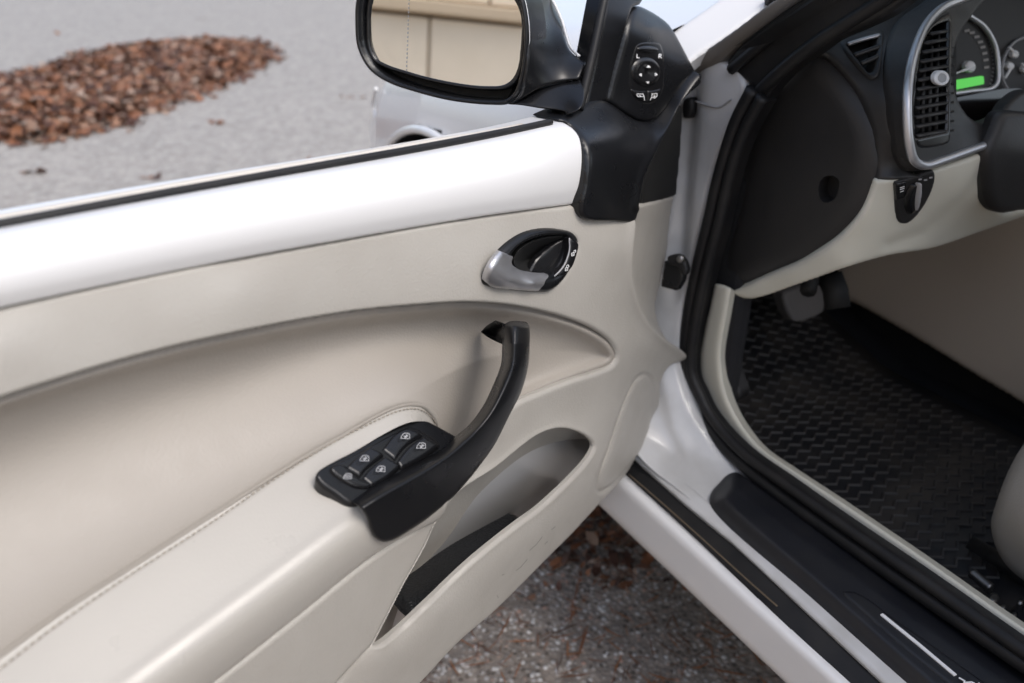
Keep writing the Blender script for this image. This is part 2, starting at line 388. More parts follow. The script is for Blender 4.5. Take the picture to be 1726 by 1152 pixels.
pile_px = cr([(-260, 150), (-60, 142), (60, 122), (180, 86), (300, 74), (420, 74), (456, 92), (420, 118), (340, 156), (250, 192), (120, 232), (0, 243), (-160, 262), (-330, 260)], True, 5)
pile = pt(pile_px[:, 0], pile_px[:, 1], t_of(pile_px[:, 0], pile_px[:, 1], 'z', 0.0))[:, :2]
lo, hi = pile.min(0), pile.max(0); cand = np.random.uniform(lo - .3, hi + .3, (70000, 2)); dd = sdf(cand[:, 0], cand[:, 1], [pile])
keep = dd > np.random.normal(0.02, 0.08, len(cand)); cand = cand[keep]; dd = dd[keep]
pos = [(c[0], c[1], max(0, min(0.06, d * 0.2)) * random.uniform(0.5, 1.1)) for c, d in zip(cand, dd)]
o = scatter('fallen_leaves', pos, 0.024, 0.5, ML); tag(o, 'heap of brown and rust fallen leaves on the asphalt', 'leaves', kind='stuff')
NM = leaf_mat('pine_litter', [(0.10, 0.035, 0.015), (0.30, 0.11, 0.03), (0.22, 0.08, 0.03), (0.05, 0.025, 0.015)])
pos = []
for k in range(520):
    px, py = random.uniform(700, 1380), random.uniform(860, 1260)
    P = pt(px, py, t_of(px, py, 'z', 0.0)); pos.append((P[0], P[1], 0.0))
o = scatter('pine_needles', pos, 0.016, 0.055, NM, thin=True); tag(o, 'thin orange pine needles scattered on asphalt beside the sill', 'needles', kind='stuff')
pos = []
for k in range(420):
    px = random.gauss(1010, 75); py = random.gauss(885, 45)
    P = pt(px, py, t_of(px, py, 'z', 0.0)); pos.append((P[0] + random.gauss(0, .03), P[1] + random.gauss(0, .03), 0.0))
o = scatter('leaf_litter', pos, 0.011, 0.4, ML); tag(o, 'small patch of brown leaf crumbs under the open door', 'leaf litter', kind='stuff')
pos = []
for (px, py, n) in ((365, 208, 9), (596, 165, 6), (530, 280, 4), (250, 300, 4), (60, 290, 5), (345, 33, 3), (100, 60, 3)):
    for k in range(n):
        P = pt(px, py, t_of(px, py, 'z', 0.0)); pos.append((P[0] + random.gauss(0, .03), P[1] + random.gauss(0, .03), 0.0))
o = scatter('stray_leaves', pos, 0.02, 0.5, ML); tag(o, 'a few stray leaves lying on asphalt apart from the heap', 'leaves', kind='stuff')

# wall that the door mirror looks at, standing off to the driver's side
wall = empty('stone_wall', None, (-3.4, -0.16, 0)); tag(wall, 'beige stone block wall with a ledge, seen in the side mirror', 'wall', kind='thing')
WM = mat('beige_stone', (0.84, 0.71, 0.55), 0.85, bumps=[('noise', 30, 0.4, 0.01), ('noise', 150, 0.3, 0.004)], var=(3.5, 0.55, (0.74, 0.62, 0.47)))
LM = mat('tan_ledge_stone', (0.62, 0.48, 0.33), 0.85, bumps=[('noise', 40, 0.4, 0.008)])
box('wall_core', (-0.14, -0.6, 1.45), (0.2, 13.0, 2.9), mat('wall_mortar', (0.33, 0.27, 0.21), 0.9), wall, 0)
bw, bh = 0.86, 0.58
bme = None
for r in range(2):
    for k in range(15):
        y = -7.0 + k * bw + (0.33 if r % 2 else 0.0) + 0.17; z = 0.02 + r * bh + bh / 2
        if bme is None:
            b0 = box('stone_block', (0, 0, 0), (0.08, bw - 0.014, bh - 0.012), WM, wall, 0.008); bme = b0.data; ob = b0
        else:
            ob = bpy.data.objects.new('stone_block', bme); COL.objects.link(ob); ob.parent = wall
        ob.location = (0.0, y, z)
box('ledge', (0.02, -0.6, 1.225), (0.16, 13.0, 0.07), LM, wall, 0.012)
bme = None
for r in range(2):
    for k in range(15):
        y = -7.0 + k * bw + (0.33 if r % 2 else 0.0) + 0.17; z = 1.266 + r * 0.78 + 0.39
        if bme is None:
            b0 = box('stone_block', (0, 0, 0), (0.08, bw - 0.014, 0.768), WM, wall, 0.008); bme = b0.data; ob = b0
        else:
            ob = bpy.data.objects.new('stone_block', bme); COL.objects.link(ob); ob.parent = wall
        ob.location = (0.0, y, z)
# ================================================================== the car: outer body
car = empty('car', None, (1.35, 0.0, 0.0)); 
tag(car, 'white car with its driver door open, ivory trim and charcoal dashboard', 'car')
car.location = (0, 0, 0)
body = empty('front_body', car)
WC = V3((0.5, 1.115, 0.357))                           # front wheel centre
def interp(tab, y):
    ys = [a[0] for a in tab]; return [float(np.interp(y, ys, [a[k] for a in tab])) for k in range(1, len(tab[0]))]
# y, side x, shoulder z, hood-edge z, hood-centre z
TAB = [(0.66, 0.515, 0.800, 0.890, 0.945), (0.9, 0.500, 0.785, 0.875, 0.945), (1.2, 0.497, 0.755, 0.845, 0.920), (1.45, 0.520, 0.705, 0.790, 0.870), (1.60, 0.560, 0.655, 0.715, 0.785),
       (1.72, 0.640, 0.61, 0.67, 0.745), (1.82, 0.76, 0.58, 0.63, 0.71), (1.90, 0.95, 0.56, 0.60, 0.67), (1.93, 1.30, 0.555, 0.59, 0.65)]
ys = np.concatenate([np.linspace(0.745, 1.6, 130), np.linspace(1.62, 1.93, 24)])
v = []; f = []; prof = []
for y in ys:
    xs_, zs, zh, zc = interp(TAB, y)
    half = max(0.02, 1.36 - xs_)
    P = [(xs_ + 0.030, 0.275), (xs_ + 0.012, 0.33), (xs_, 0.44), (xs_ - 0.002, zs - 0.16), (xs_ + 0.008, zs - 0.05), (xs_ + 0.035, zs + 0.012), (xs_ + 0.085 * min(1, half * 2), zh - 0.028), (xs_ + 0.17 * min(1, half * 2), zh), (xs_ + 0.5 * half, zh + 0.6 * (zc - zh)), (1.36, zc), (1.36 + 0.5 * half, zh + 0.6 * (zc - zh)), (2.72 - xs_ - 0.12, zh - 0.01), (2.72 - xs_, zs), (2.72 - xs_, 0.3)]
    L = cr(P, False, 12); prof.append(len(L))
    v += [(q[0], y, q[1]) for q in L]
n = prof[0]
for i in range(len(ys) - 1):
    for k in range(n - 1):
        c4 = [i * n + k, i * n + k + 1, (i + 1) * n + k + 1, (i + 1) * n + k]
        cy = sum(v[q][1] for q in c4) / 4; cz = sum(v[q][2] for q in c4) / 4; cx = sum(v[q][0] for q in c4) / 4
        if cx < 0.75 and (cy - WC[1]) ** 2 + (cz - WC[2]) ** 2 < 0.338 ** 2: continue
        f.append(c4[::-1])
mesh('fender_and_hood', v, f, M['white'], body)
arch = [(0.492 + 0.0015 * abs(math.cos(math.radians(a))), WC[1] + 0.335 * math.cos(math.radians(a)), WC[2] + 0.335 * math.sin(math.radians(a))) for a in range(-12, 193, 6)]
tube('wheel_arch_lip', arch, 0.007, M['white'], body, seg=8)
liner = [[(x, WC[1] + 0.333 * math.cos(math.radians(a)), WC[2] + 0.333 * math.sin(math.radians(a))) for a in range(-20, 201, 10)] for x in (0.50, 0.72)]
loft('arch_liner', liner, M['dark'], body, closed=False, caps=False)
box('wheel_well', (0.80, 1.20, 0.42), (0.14, 0.8, 0.5), M['dark'], body, 0)
wheel = empty('front_wheel', car)
def disc(name, c, r0, prof_, m, parent, seg=40):
    rings = []
    for (rr, x) in prof_: rings.append([(c[0] + x, c[1] + rr * math.cos(2 * math.pi * k / seg), c[2] + rr * math.sin(2 * math.pi * k / seg)) for k in range(seg)])
    return loft(name, rings, m, parent, caps=False)
disc('tyre', WC, 0, [(0.21, 0.03), (0.24, 0.005), (0.285, 0.012), (0.305, 0.035), (0.31, 0.1), (0.305, 0.18), (0.2, 0.2)], M['tyre'], wheel)
disc('rim', WC, 0, [(0.01, 0.03), (0.06, 0.025), (0.065, 0.05), (0.16, 0.045), (0.2, 0.02), (0.213, 0.03)], M['silver'], wheel)
# headlamp wrapped round the corner, white bead added to catch the bumper edge's highlight
hl = [(1.38, .15, .02), (1.48, .14, .018), (1.58, .135, .016), (1.68, .125, .014), (1.76, .115, .012)]
hv = []; hf = []
for i, y in enumerate(np.linspace(1.64, 1.86, 16)):
    xs_, zs, zh, zc = interp(TAB, y)
    e = math.sin(math.pi * min(1, 0.12 + 0.88 * i / 15.0) * 0.5)
    for k in range(9):
        u = k / 8.0; zz = zs - 0.115 * e + u * 0.125 * e
        hv.append((xs_ - 0.010 + 0.045 * max(0, (zz - (zs - 0.05))) / 0.06 + 0.004 * (1 - e), y, zz))
for i in range(15):
    for k in range(8): hf.append([i * 9 + k, i * 9 + k + 1, (i + 1) * 9 + k + 1, (i + 1) * 9 + k])
mesh('headlamp', hv, hf, M['lamp'], body)
tube_px('bumper_edge', [(634, 150), (629, 172), (633, 196), (645, 220), (662, 246), (672, 262)], WS([(634, 150, 'x', .535), (629, 180, 'x', .545), (645, 220, 'x', .53), (672, 262, 'x', .50), (700, 180, 'x', .49)]), 0.004, M['white'], body, seg=8)
# cowl, windscreen, wiper
ws = empty('windscreen', car)
cowl_rings = []
for x in np.linspace(0.76, 2.0, 16):
    b = 0.10 * math.sin(math.pi * (x - 0.56) / 1.6); cowl_rings.append([(x, 0.665 + b + dy, z) for dy, z in ((-0.09, 0.885), (-0.04, 0.882), (0.0, 0.865), (0.02, 0.80), (-0.1, 0.80))])
loft('cowl_panel', cowl_rings, M['rubber'], ws)
def wsp(u, vv):
    x = 0.585 + 0.17 * vv + u * (2.13 - 2 * 0.17 * vv - 0.585); b = 0.11 * math.sin(math.pi * u)
    return (x, 0.60 + b - 0.70 * vv, 0.875 + 0.50 * vv + 0.02 * math.sin(math.pi * u))
gv = [wsp(i / 16, j / 8) for j in range(9) for i in range(17)]
gv2 = [(p[0], p[1] - 0.003, p[2] - 0.004) for p in gv]
gf = [[j * 17 + i, j * 17 + i + 1, (j + 1) * 17 + i + 1, (j + 1) * 17 + i] for j in range(8) for i in range(16)]
mesh('glass', gv + gv2, gf + [[q + len(gv) for q in ff][::-1] for ff in gf], M['glass'], ws)
tube('wiper_arm', [(0.80, 0.74, 0.885), (0.92, 0.69, 0.905), (1.10, 0.655, 0.925), (1.35, 0.63, 0.945)], [0.012, 0.011, 0.008, 0.006], M['black'], ws, seg=8)
tube('wiper_blade', [(0.70, 0.675, 0.905), (0.9, 0.665, 0.915), (1.2, 0.655, 0.930), (1.5, 0.65, 0.945)], 0.007, M['rubber'], ws, seg=6)
# roof and far side, which shade the cabin
rv = []; rf = []
for i, y in enumerate(np.linspace(-0.12, -1.5, 12)):
    for k in range(13):
        u = k / 12; rv.append((0.755 + u * 1.21, y, 1.375 + 0.05 * math.sin(math.pi * u) + 0.03 * math.sin(math.pi * i / 11)))
for i in range(11):
    for k in range(12): rf.append([i * 13 + k, i * 13 + k + 1, (i + 1) * 13 + k + 1, (i + 1) * 13 + k])
ro = mesh('roof', rv, rf, M['white'], car); sm = ro.modifiers.new('thickness', 'SOLIDIFY'); sm.thickness = 0.03
far = empty('passenger_side', car)
box('door_panel', (2.12, -0.3, 0.60), (0.08, 2.2, 0.62), M['trim'], far, 0.02)
box('rear_pillar', (0.68, -0.62, 0.90), (0.10, 0.10, 0.95), M['white'], far, 0.02)
box('rear_side', (0.60, -1.2, 0.60), (0.10, 1.1, 0.62), M['white'], far, 0.02)
box('rear_bulkhead', (1.36, -1.6, 0.75), (1.5, 0.06, 0.9), M['carpet'], far, 0.02)
# A-pillar: white outer strip, painted inner lip, rubber
ap = empty('a_pillar', car); NA = nz((-0.75, -0.45, 0.5)); NS = nz((-1, -0.25, 0.1))
pil = planeS(pt(1225, 45, float(t_of(1225, 45, 'x', .668))), (-0.62, -0.30, 0.72))
patch('painted_strip', [cr([(1100, 82), (1139.6, 48.6), (1209, 0), (1300, -62), (1400, -135), (1470, -185), (1560, -190), (1500, -130), (1420, -72), (1299, 7), (1235, 55), (1174, 95.5), (1140, 118)], True, 6)], pil, M['white'], ap, NA, 4, 7, 0.004, 0.02)
pil2 = WS([(1174, 97, 'x', .645), (1200, 102, 'x', .648), (1299, 7, 'x', .645), (1310, 22, 'x', .650), (1500, -130, 'x', .672), (1520, -110, 'x', .678)])
patch('drip_channel', [cr([(1160, 100), (1174, 92), (1235, 50), (1299, 2), (1420, -78), (1520, -150), (1545, -140), (1430, -62), (1310, 20), (1250, 66), (1205, 104), (1175, 112)], True, 6)], pil2, mat('grey_channel', (0.16, 0.145, 0.13), 0.5), ap, NA, 4, 8, 0.006, 0.02)
pil3 = WS([(1200, 104, 'x', .652), (1230, 150, 'x', .654), (1310, 22, 'x', .655), (1370, 80, 'x', .660), (1500, -110, 'x', .690), (1600, -60, 'x', .70)])
patch('rubber_weatherstrip', [cr([(1222, 104, 1), (1250, 72), (1310, 24), (1430, -60), (1560, -150), (1700, -140), (1640, -90), (1560, -30), (1500, 20), (1440, 50), (1402, 66), (1380, 82), (1330, 118), (1300, 150), (1285, 170), (1268, 148), (1240, 128), (1226, 120, 1)], True, 6)], pil3, M['rubber'], ap, NS, 4, 10, 0.006, 0.02)
tube_px('weatherstrip_bead', [(1232, 118), (1300, 62), (1400, -14), (1520, -100), (1600, -160)], pil3, 0.006, M['rubber'], ap, dz=0.004)
tube_px('inner_bead', [(1256, 185), (1285, 150), (1330, 108), (1385, 66), (1450, 25), (1520, -22), (1640, -110)], pil3, 0.007, M['rubber'], ap, dz=0.003)
# hinge pillar in painted metal
hp = empty('hinge_pillar', car)
hs = WS([(1120, 100, 'x', .660), (1235, 120, 'x', .652), (1215, 240, 'x', .648), (1140, 240, 'x', .650), (1180, 360, 'x', .642), (1120, 380, 'x', .630), (1150, 500, 'x', .638), (1100, 540, 'x', .615),
         (1138, 620, 'x', .630), (1095, 640, 'x', .600), (1163, 702, 'x', .622), (1090, 720, 'x', .578), (1230, 790, 'z', .372), (1255, 812, 'z', .364), (1080, 790, 'z', .372), (1210, 850, 'z', .362), (1150, 850, 'z', .366), (1130, 770, 'x', .590)], 1.5e-3)
hrel = lambda px, py, d: 0.0045 * np.exp(-((px - (1128 + np.interp(py, [560, 640, 720, 800, 860], [-12, -6, 12, 52, 82]))) / 14.0) ** 2) * np.clip((py - 560) / 60, 0, 1) - 0.012 * np.exp(-((px - 1150 + (py - 300) * 0.08) / 14) ** 2) * (py < 520) * np.clip((520 - py) / 60, 0, 1)
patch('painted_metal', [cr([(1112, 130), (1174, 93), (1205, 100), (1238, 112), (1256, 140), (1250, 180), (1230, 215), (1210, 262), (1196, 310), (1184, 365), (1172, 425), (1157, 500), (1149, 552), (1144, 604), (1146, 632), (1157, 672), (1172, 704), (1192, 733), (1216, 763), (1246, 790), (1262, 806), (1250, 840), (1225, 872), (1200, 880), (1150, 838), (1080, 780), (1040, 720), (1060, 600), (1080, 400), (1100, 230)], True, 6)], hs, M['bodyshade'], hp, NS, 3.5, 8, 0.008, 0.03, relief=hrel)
tube_px('sealant_joint', [(1172, 171), (1192, 178), (1212, 181), (1232, 168)], hs, 0.0012, M['grey'], hp, dz=0.001, seg=5)
# check strap bracket with its pin, rubber stop
ck = empty('door_check', car)
cks = WS([(1110, 430, 'x', .600), (1150, 430, 'x', .612), (1130, 490, 'x', .604)])
patch('bracket', [cr([(1119, 440, 1), (1146, 445, 1), (1150, 470), (1139, 491, 1), (1113, 484, 1)], True, 4)], cks, M['black'], ck, NS, 2.5, 3, 0.002, 0.008)
patch('arm', [cr([(1124, 434), (1140, 430), (1152, 440), (1157, 458), (1151, 466), (1143, 452), (1128, 446)], True, 5)], lift(cks, 0.008), M['rubber'], ck, NS, 2.0, 3, 0.002, 0.006)
patch('pin', [ell(1144, 438, 6, 7)], lift(cks, 0.014), M['steel'], ck, NS, 1.5, 5, 0.003, 0.004)
patch('rubber_stop', [cr([(1150, 168), (1163, 165), (1166, 182), (1160, 198), (1150, 200)], True, 5)], lift(hs, 0.004), M['rubber'], ck, NS, 2.0, 6, 0.006, 0.02)
# door-opening seal: two rubber ribs, ivory edge trim
seal_o = [(1268, 150), (1240, 205), (1222, 260), (1208, 310), (1196, 365), (1180, 430), (1165, 500), (1157, 552), (1152, 604), (1154, 632), (1165, 672), (1180, 703), (1200, 731), (1224, 760), (1262, 795), (1330, 848), (1420, 912), (1560, 1010), (1726, 1122), (1850, 1205)]
seal_i = [(1292, 168), (1262, 222), (1240, 280), (1228, 330), (1216, 385), (1200, 440), (1184, 510), (1174, 560), (1169, 604), (1171, 635), (1184, 662), (1196, 688), (1213, 713), (1236, 739), (1270, 770), (1330, 812), (1420, 876), (1560, 972), (1726, 1090), (1850, 1175)]
sl = empty('door_seal', car); sX = PS('x', .645)
a = np.array(seal_o); b = np.array(seal_i)
band = np.vstack([cr([tuple(p) for p in (a - (b - a) * 0.30)], False, 6), cr([tuple(p) for p in b], False, 6)[::-1]])
patch('rubber_channel', [band], PS('x', .654), M['rubber'], sl, NS, 4, 4, 0.003, 0.02)
tube_px('outer_rib', [tuple(p) for p in (a * 0.92 + b * 0.08)], sX, 0.0085, M['rubber'], sl, seg=10)
tube_px('inner_rib', [tuple(p) for p in (a * 0.25 + b * 0.75)], sX, 0.0070, M['rubber'], sl, seg=10)
iv = [cr([(1203, 477, 1), (1194, 520), (1186, 555), (1178, 607), (1183, 654), (1189, 668), (1205, 699), (1234, 737), (1280, 775.5), (1330, 810), (1420, 874), (1560, 972), (1726, 1088), (1850, 1170, 1), (1850, 1140, 1), (1726, 1061), (1560, 945), (1408, 841.5), (1330, 790), (1280, 755), (1252, 722), (1234, 693), (1219.5, 657), (1213.6, 619), (1213, 589), (1222.5, 529), (1230, 485, 1), (1216, 479)], True, 6)]
patch('ivory_edge_trim', iv, PS('x', .668), M['ivory'], sl, nz((-0.8, -0.3, 0.5)), 3.5, 9, 0.005, 0.03)
# sill
si = empty('sill', car); NZ_ = nz((-0.35, -0.1, 1))
def strip(name, top, bot, ct, cb, m, n_=NZ_, roll=6, rolld=0.004, skirt=0.03, relief=None):
    P = [(p[0], p[1], 1) for p in top] + [(p[0], p[1], 1) for p in bot[::-1]]
    S = WS([(p[0], p[1], 'z', ct) for p in top] + [(p[0], p[1], 'z', cb) for p in bot])
    return patch(name, [cr(P, True, 8)], S, m, si, n_, 4, roll, rolld, skirt, relief)
strip('painted_rocker', [(985, 746), (1055, 812), (1240, 984), (1420, 1151), (1560, 1280)], [(940, 790), (1011.7, 862), (1160, 1004), (1315, 1152), (1450, 1280)], .355, .285, M['white'], nz((-1, -0.1, 0.6)), 16, 0.014, 0.05)
strip('rubber_strip', [(1010, 720), (1076, 779), (1233, 913), (1490, 1152), (1640, 1290)], [(980, 743), (1057, 811), (1234, 987), (1417, 1157), (1558, 1286)], .357, .344, M['rubber'], roll=5, rolld=0.003)
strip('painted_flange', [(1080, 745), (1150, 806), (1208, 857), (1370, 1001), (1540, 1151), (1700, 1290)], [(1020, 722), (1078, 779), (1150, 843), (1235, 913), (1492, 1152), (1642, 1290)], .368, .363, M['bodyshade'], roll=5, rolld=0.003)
tube_px('brown_line', [(1060, 800), (1110, 843), (1180, 905), (1260, 978), (1310, 1022)], PS('z', .3565), 0.0010, mat('line_brown', (0.12, 0.09, 0.06), 0.9), si, seg=5)  # thin brown line along the rubber strip
_edge = cr([(1234, 789), (1213.6, 811), (1199, 829), (1196, 846), (1207, 864), (1360, 999), (1530, 1150), (1690, 1290)], False, 6); _inr = cr([(1262, 806), (1330, 856), (1420, 920), (1560, 1018), (1726, 1132), (1860, 1222)], False, 4)
def sc_z(px, py):
    u = np.clip(dist_poly(px, py, _edge, False) / 30.0, 0, 1); q = np.clip(dist_poly(px, py, _inr, False) / 34.0, 0, 1)
    return 0.369 + 0.015 * u * u * (3 - 2 * u) - 0.009 * (1 - q * q * (3 - 2 * q))
scs = lambda px, py: t_of(px, py, 'z', sc_z(np.asarray(px, float), np.asarray(py, float)))
sc_out = cr([(1234, 789, 1), (1213.6, 811), (1199, 829), (1196, 846), (1207, 864), (1360, 999), (1530, 1150), (1690, 1290, 1), (1860, 1222, 1), (1726, 1132), (1560, 1018), (1420, 920), (1330, 856), (1262, 806)], True, 8)
patch('scuff_plate', [sc_out], scs, M['scuff'], si, nz((-0.2, 0, 1)), 3, 4, 0.002, 0.005)
# raised name badge area: outline groove, silver line and the letter that shows
bad = cr([(1421, 997), (1437, 996), (1460, 1006), (1500, 1036), (1560, 1078), (1640, 1135), (1720, 1190), (1790, 1240), (1760, 1268), (1680, 1218), (1600, 1152), (1520, 1088), (1460, 1035)], True, 6)
patch('badge_panel', [bad], lift(scs, 0.0025), M['scuff'], si, nz((-0.2, 0, 1)), 2.5, 4, 0.002, 0.004)
patch('silver_line', [cr([(1483, 1036, 1), (1488, 1034, 1), (1550, 1084, 1), (1613, 1137, 1), (1608, 1139, 1), (1546, 1087, 1)], True, 3)], lift(scs, 0.0042), M['ink'], si, nz((-0.2, 0, 1)), 1.5, 0, 0, 0.002)
strokes('letter', [[(1617, 1143), (1626, 1148), (1625, 1151), (1638, 1150), (1642, 1152)], [(1642, 1162), (1650, 1152), (1656, 1157)]], 2.6, lift(scs, 0.0042), M['ink'], si)
# ================================================================== the open door
door = empty('door', car)
belt_top = [(-420, 462), (-200, 424), (0, 385), (250, 338), (450, 302), (600, 276), (700, 258), (800, 239), (880, 222), (948, 205)]
cap_bot = [(-420, 622), (-200, 566), (0, 521), (200, 478), (400, 438), (600, 402), (800, 368), (900, 354), (984, 343)]
bt_f = cr(belt_top + [(1010, 192), (1100, 172)], False, 5); cb_f = cr(cap_bot + [(1080, 331)], False, 5)
cap_p = profile([(0, -.024), (.06, -.016), (.16, -.007), (.32, .001), (.55, .006), (.8, .006), (1, .002)])
cap_s = lambda px, py: t_of(px, py, 'd', cap_p(between(px, py, bt_f, cb_f)) - 0.006 * np.clip((np.asarray(px, float) - 850) / 140, 0, 1) ** 2)
cap = cr(belt_top[:-1] + [(948, 205, 1), (970, 220), (985, 245), (991, 270), (990, 310), (984, 343, 1)] + cap_bot[-2::-1] , True, 8)
patch('painted_belt_cap', [cap], cap_s, M['white'], door, ND, 3, 4, 0.002, 0.03)
seal_b = [(-420, 458), (0, 380), (250, 333), (450, 297), (600, 270), (700, 252), (800, 233), (880, 217), (930, 206)]
tube_px('window_seal', seal_b, PS('d', -.026), [0.0023] * 64 + [0.0018], M['rubber'], door, seg=10, flat=1.4)
out_b = [(p[0], p[1] - (7 if p[0] < 500 else 5 if p[0] < 750 else 2)) for p in seal_b[:-1]]
tube_px('outer_belt_trim', out_b, PS('d', -.044), 0.0038, mat('satin_trim', (0.62, 0.58, 0.52), 0.4), door, seg=8)

seam = [(-420, 830), (-200, 742), (0, 672), (100, 640), (200, 610), (300, 584), (400, 562), (480, 546), (600, 526), (700, 516), (790, 511), (870, 517), (950, 535), (1000, 555), (1030, 577), (1041, 600), (1034, 616), (1010, 628), (960, 644), (900, 668), (872, 681), (850, 700), (830, 732), (808, 766)]
pip = [(742, 730), (737, 711), (728, 695), (713, 682), (691, 678.6), (664, 684), (629, 700), (575, 731), (514, 765), (360, 862), (205, 961), (103, 1027), (0, 1100), (-200, 1245), (-420, 1410)]
pocket = cr([(780, 825.6), (834.7, 790), (893.6, 743), (916, 730), (944.6, 722.8), (976, 729.4), (995.6, 742), (1001.5, 754), (991.7, 774.6), (952.5, 817.7), (905, 861), (878, 880.5), (795.5, 947), (713, 1025.7), (662, 1072.8), (640, 1089), (629, 1089, 1), (650, 1049), (681.7, 986.5), (717, 923.7), (736.6, 880.5), (757, 850)], True, 8)
right_edge = [(1046, 330, 1), (1069, 350), (1070, 378), (1066, 422), (1064.5, 461), (1069, 487), (1081, 525), (1099.5, 551), (1125.5, 575), (1150, 592), (1156.5, 600), (1152, 609), (1134, 617), (1122, 631), (1116, 651), (1113, 684), (1104, 707), (1095, 737), (1078, 772), (1060, 799), (1045, 817), (1013, 851), (968, 900), (933, 935), (835, 1033), (776, 1084), (717, 1147), (600, 1275), (470, 1420, 1)]
trim_out = cr([(-420, 624, 1)] + cap_bot[1:-1] + [(984, 345), (1020, 336)] + right_edge + [(430, 1330, 1), (560, 1165), (622, 1085), (640, 1040), (672, 975), (705, 918), (725, 878), (748, 845), (775, 815), (800, 778, 1)] + [(p[0], p[1]) for p in seam[-2::-1]], True, 7)
trim_s = DS([(-420, 622, .000), (0, 521, .000), (400, 438, .000), (800, 368, .000), (985, 345, .000), (1060, 345, .002),
             (-420, 720, .010), (0, 590, .009), (400, 495, .009), (800, 440, .009), (-420, 830, .012), (0, 672, .012), (400, 562, .012), (790, 511, .013), (950, 535, .012), (1042, 600, .010),
             (1000, 440, .010), (1040, 420, .010), (1066, 422, .007), (1064, 461, .006), (1042, 500, .008), (1069, 487, .004), (1081, 526, -.001), (1060, 545, .004), (1099, 551, -.004), (1090, 590, .000), (1125, 575, -.008), (1152, 600, -.012), (1120, 612, -.012),
             (1060, 640, .004), (1050, 700, .006), (1080, 700, -.006), (1110, 690, -.018), (1116, 651, -.014), (1078, 772, -.010), (1040, 760, .008), (1045, 817, -.004), (1010, 800, .016), (1013, 851, .004),
             (900, 672, .010), (960, 700, .008), (1010, 680, .009), (840, 730, .012), (834, 790, .012), (780, 826, .014), (894, 743, .010), (944, 722, .010), (1001, 752, .014),
             (952, 818, .028), (878, 880, .040), (795, 947, .048), (713, 1026, .053), (640, 1089, .056), (968, 900, .012), (933, 935, .018), (835, 1033, .030), (717, 1147, .038), (600, 1275, .042), (470, 1420, .046), (900, 910, .036), (700, 1090, .052),
             (700, 930, .018), (650, 1020, .028), (560, 1165, .045), (430, 1330, .045)])
sp_loop = cr([(1086.6, 632), (1098, 638), (1106, 657), (1106, 684), (1098, 719), (1084, 759), (1057, 795), (1028, 822), (1013, 830), (1007, 824), (1010, 805), (1022, 772), (1034, 737), (1048, 696), (1063, 660), (1075, 639)], True, 6)
cuphole = cr([(834, 468), (850, 436), (875, 412), (922, 394), (960, 396), (973, 408), (962, 448), (940, 478), (910, 486), (850, 480)], True, 5)
def trim_rel(px, py, d):
    dp = dist_poly(px, py, pocket); q = dist_poly(px, py, cr(right_edge[2:11], False, 4), False)
    s2 = dist_poly(px, py, sp_loop)
    out = 0.0014 * np.exp(-(dp / 6.0) ** 2) * (py > 700) + 0.004 * np.exp(-(q / 9.0) ** 2)
    return out - 0.0026 * np.exp(-(s2 / 3.2) ** 2)
patch('trim_panel', [trim_out, pocket, cuphole], trim_s, M['trim'], door, ND, 2.6, 6, 0.0035, 0.004, relief=trim_rel)
# speaker cover: a very slightly proud skin inside its groove
spk = np.array([(1056 + (p[0] - 1056) * 0.93, 735 + (p[1] - 735) * 0.955) for p in sp_loop])
patch('speaker_cover', [spk], lift(trim_s, 0.0012), M['trim'], door, ND, 2.5, 6, 0.0018, 0.003)
# insert behind the pull handle
seam_f = cr([s for s in seam], False, 5); pip_f = cr([(p[0], p[1]) for p in pip], False, 5)
ins_poly = np.vstack([cr([(p[0] - 1 if p[0] < 1000 else p[0] + 4, p[1] - 5 if k < 15 else p[1] + 5) for k, p in enumerate(seam)], False, 6), cr([(800, 785), (775, 775), (752, 750)] + [(p[0], p[1] + 4) for p in pip], False, 6)])
def ins_off(px, py):
    d1 = dist_poly(px, py, seam_f, False); d2 = dist_poly(px, py, pip_f, False); tt = d1 / (d1 + d2 + 1e-6)
    deep = -0.030 * np.sin(np.pi * np.clip(tt, 0, 1) ** 0.52) ** 1.4
    lip = 0.007 * np.exp(-((d1 - 9) / 11.0) ** 2) * np.clip(d1 / 6, 0, 1)
    low = 0.012 * np.clip(tt, 0, 1) ** 1.5
    right = np.clip((px - 800) / 200, 0, 1)
    return 0.003 + 0.005 * np.clip(d1 / 12, 0, 1) + deep * (1 - 0.45 * right) + lip * (1 - 0.6 * np.clip((py - 590) / 40, 0, 1) * (px > 780)) + low
ins_s = lambda px, py: t_of(px, py, 'd', ins_off(px, py))
patch('leather_insert', [ins_poly], ins_s, M['leather'], door, ND, 3.2, 0, 0, 0.012)
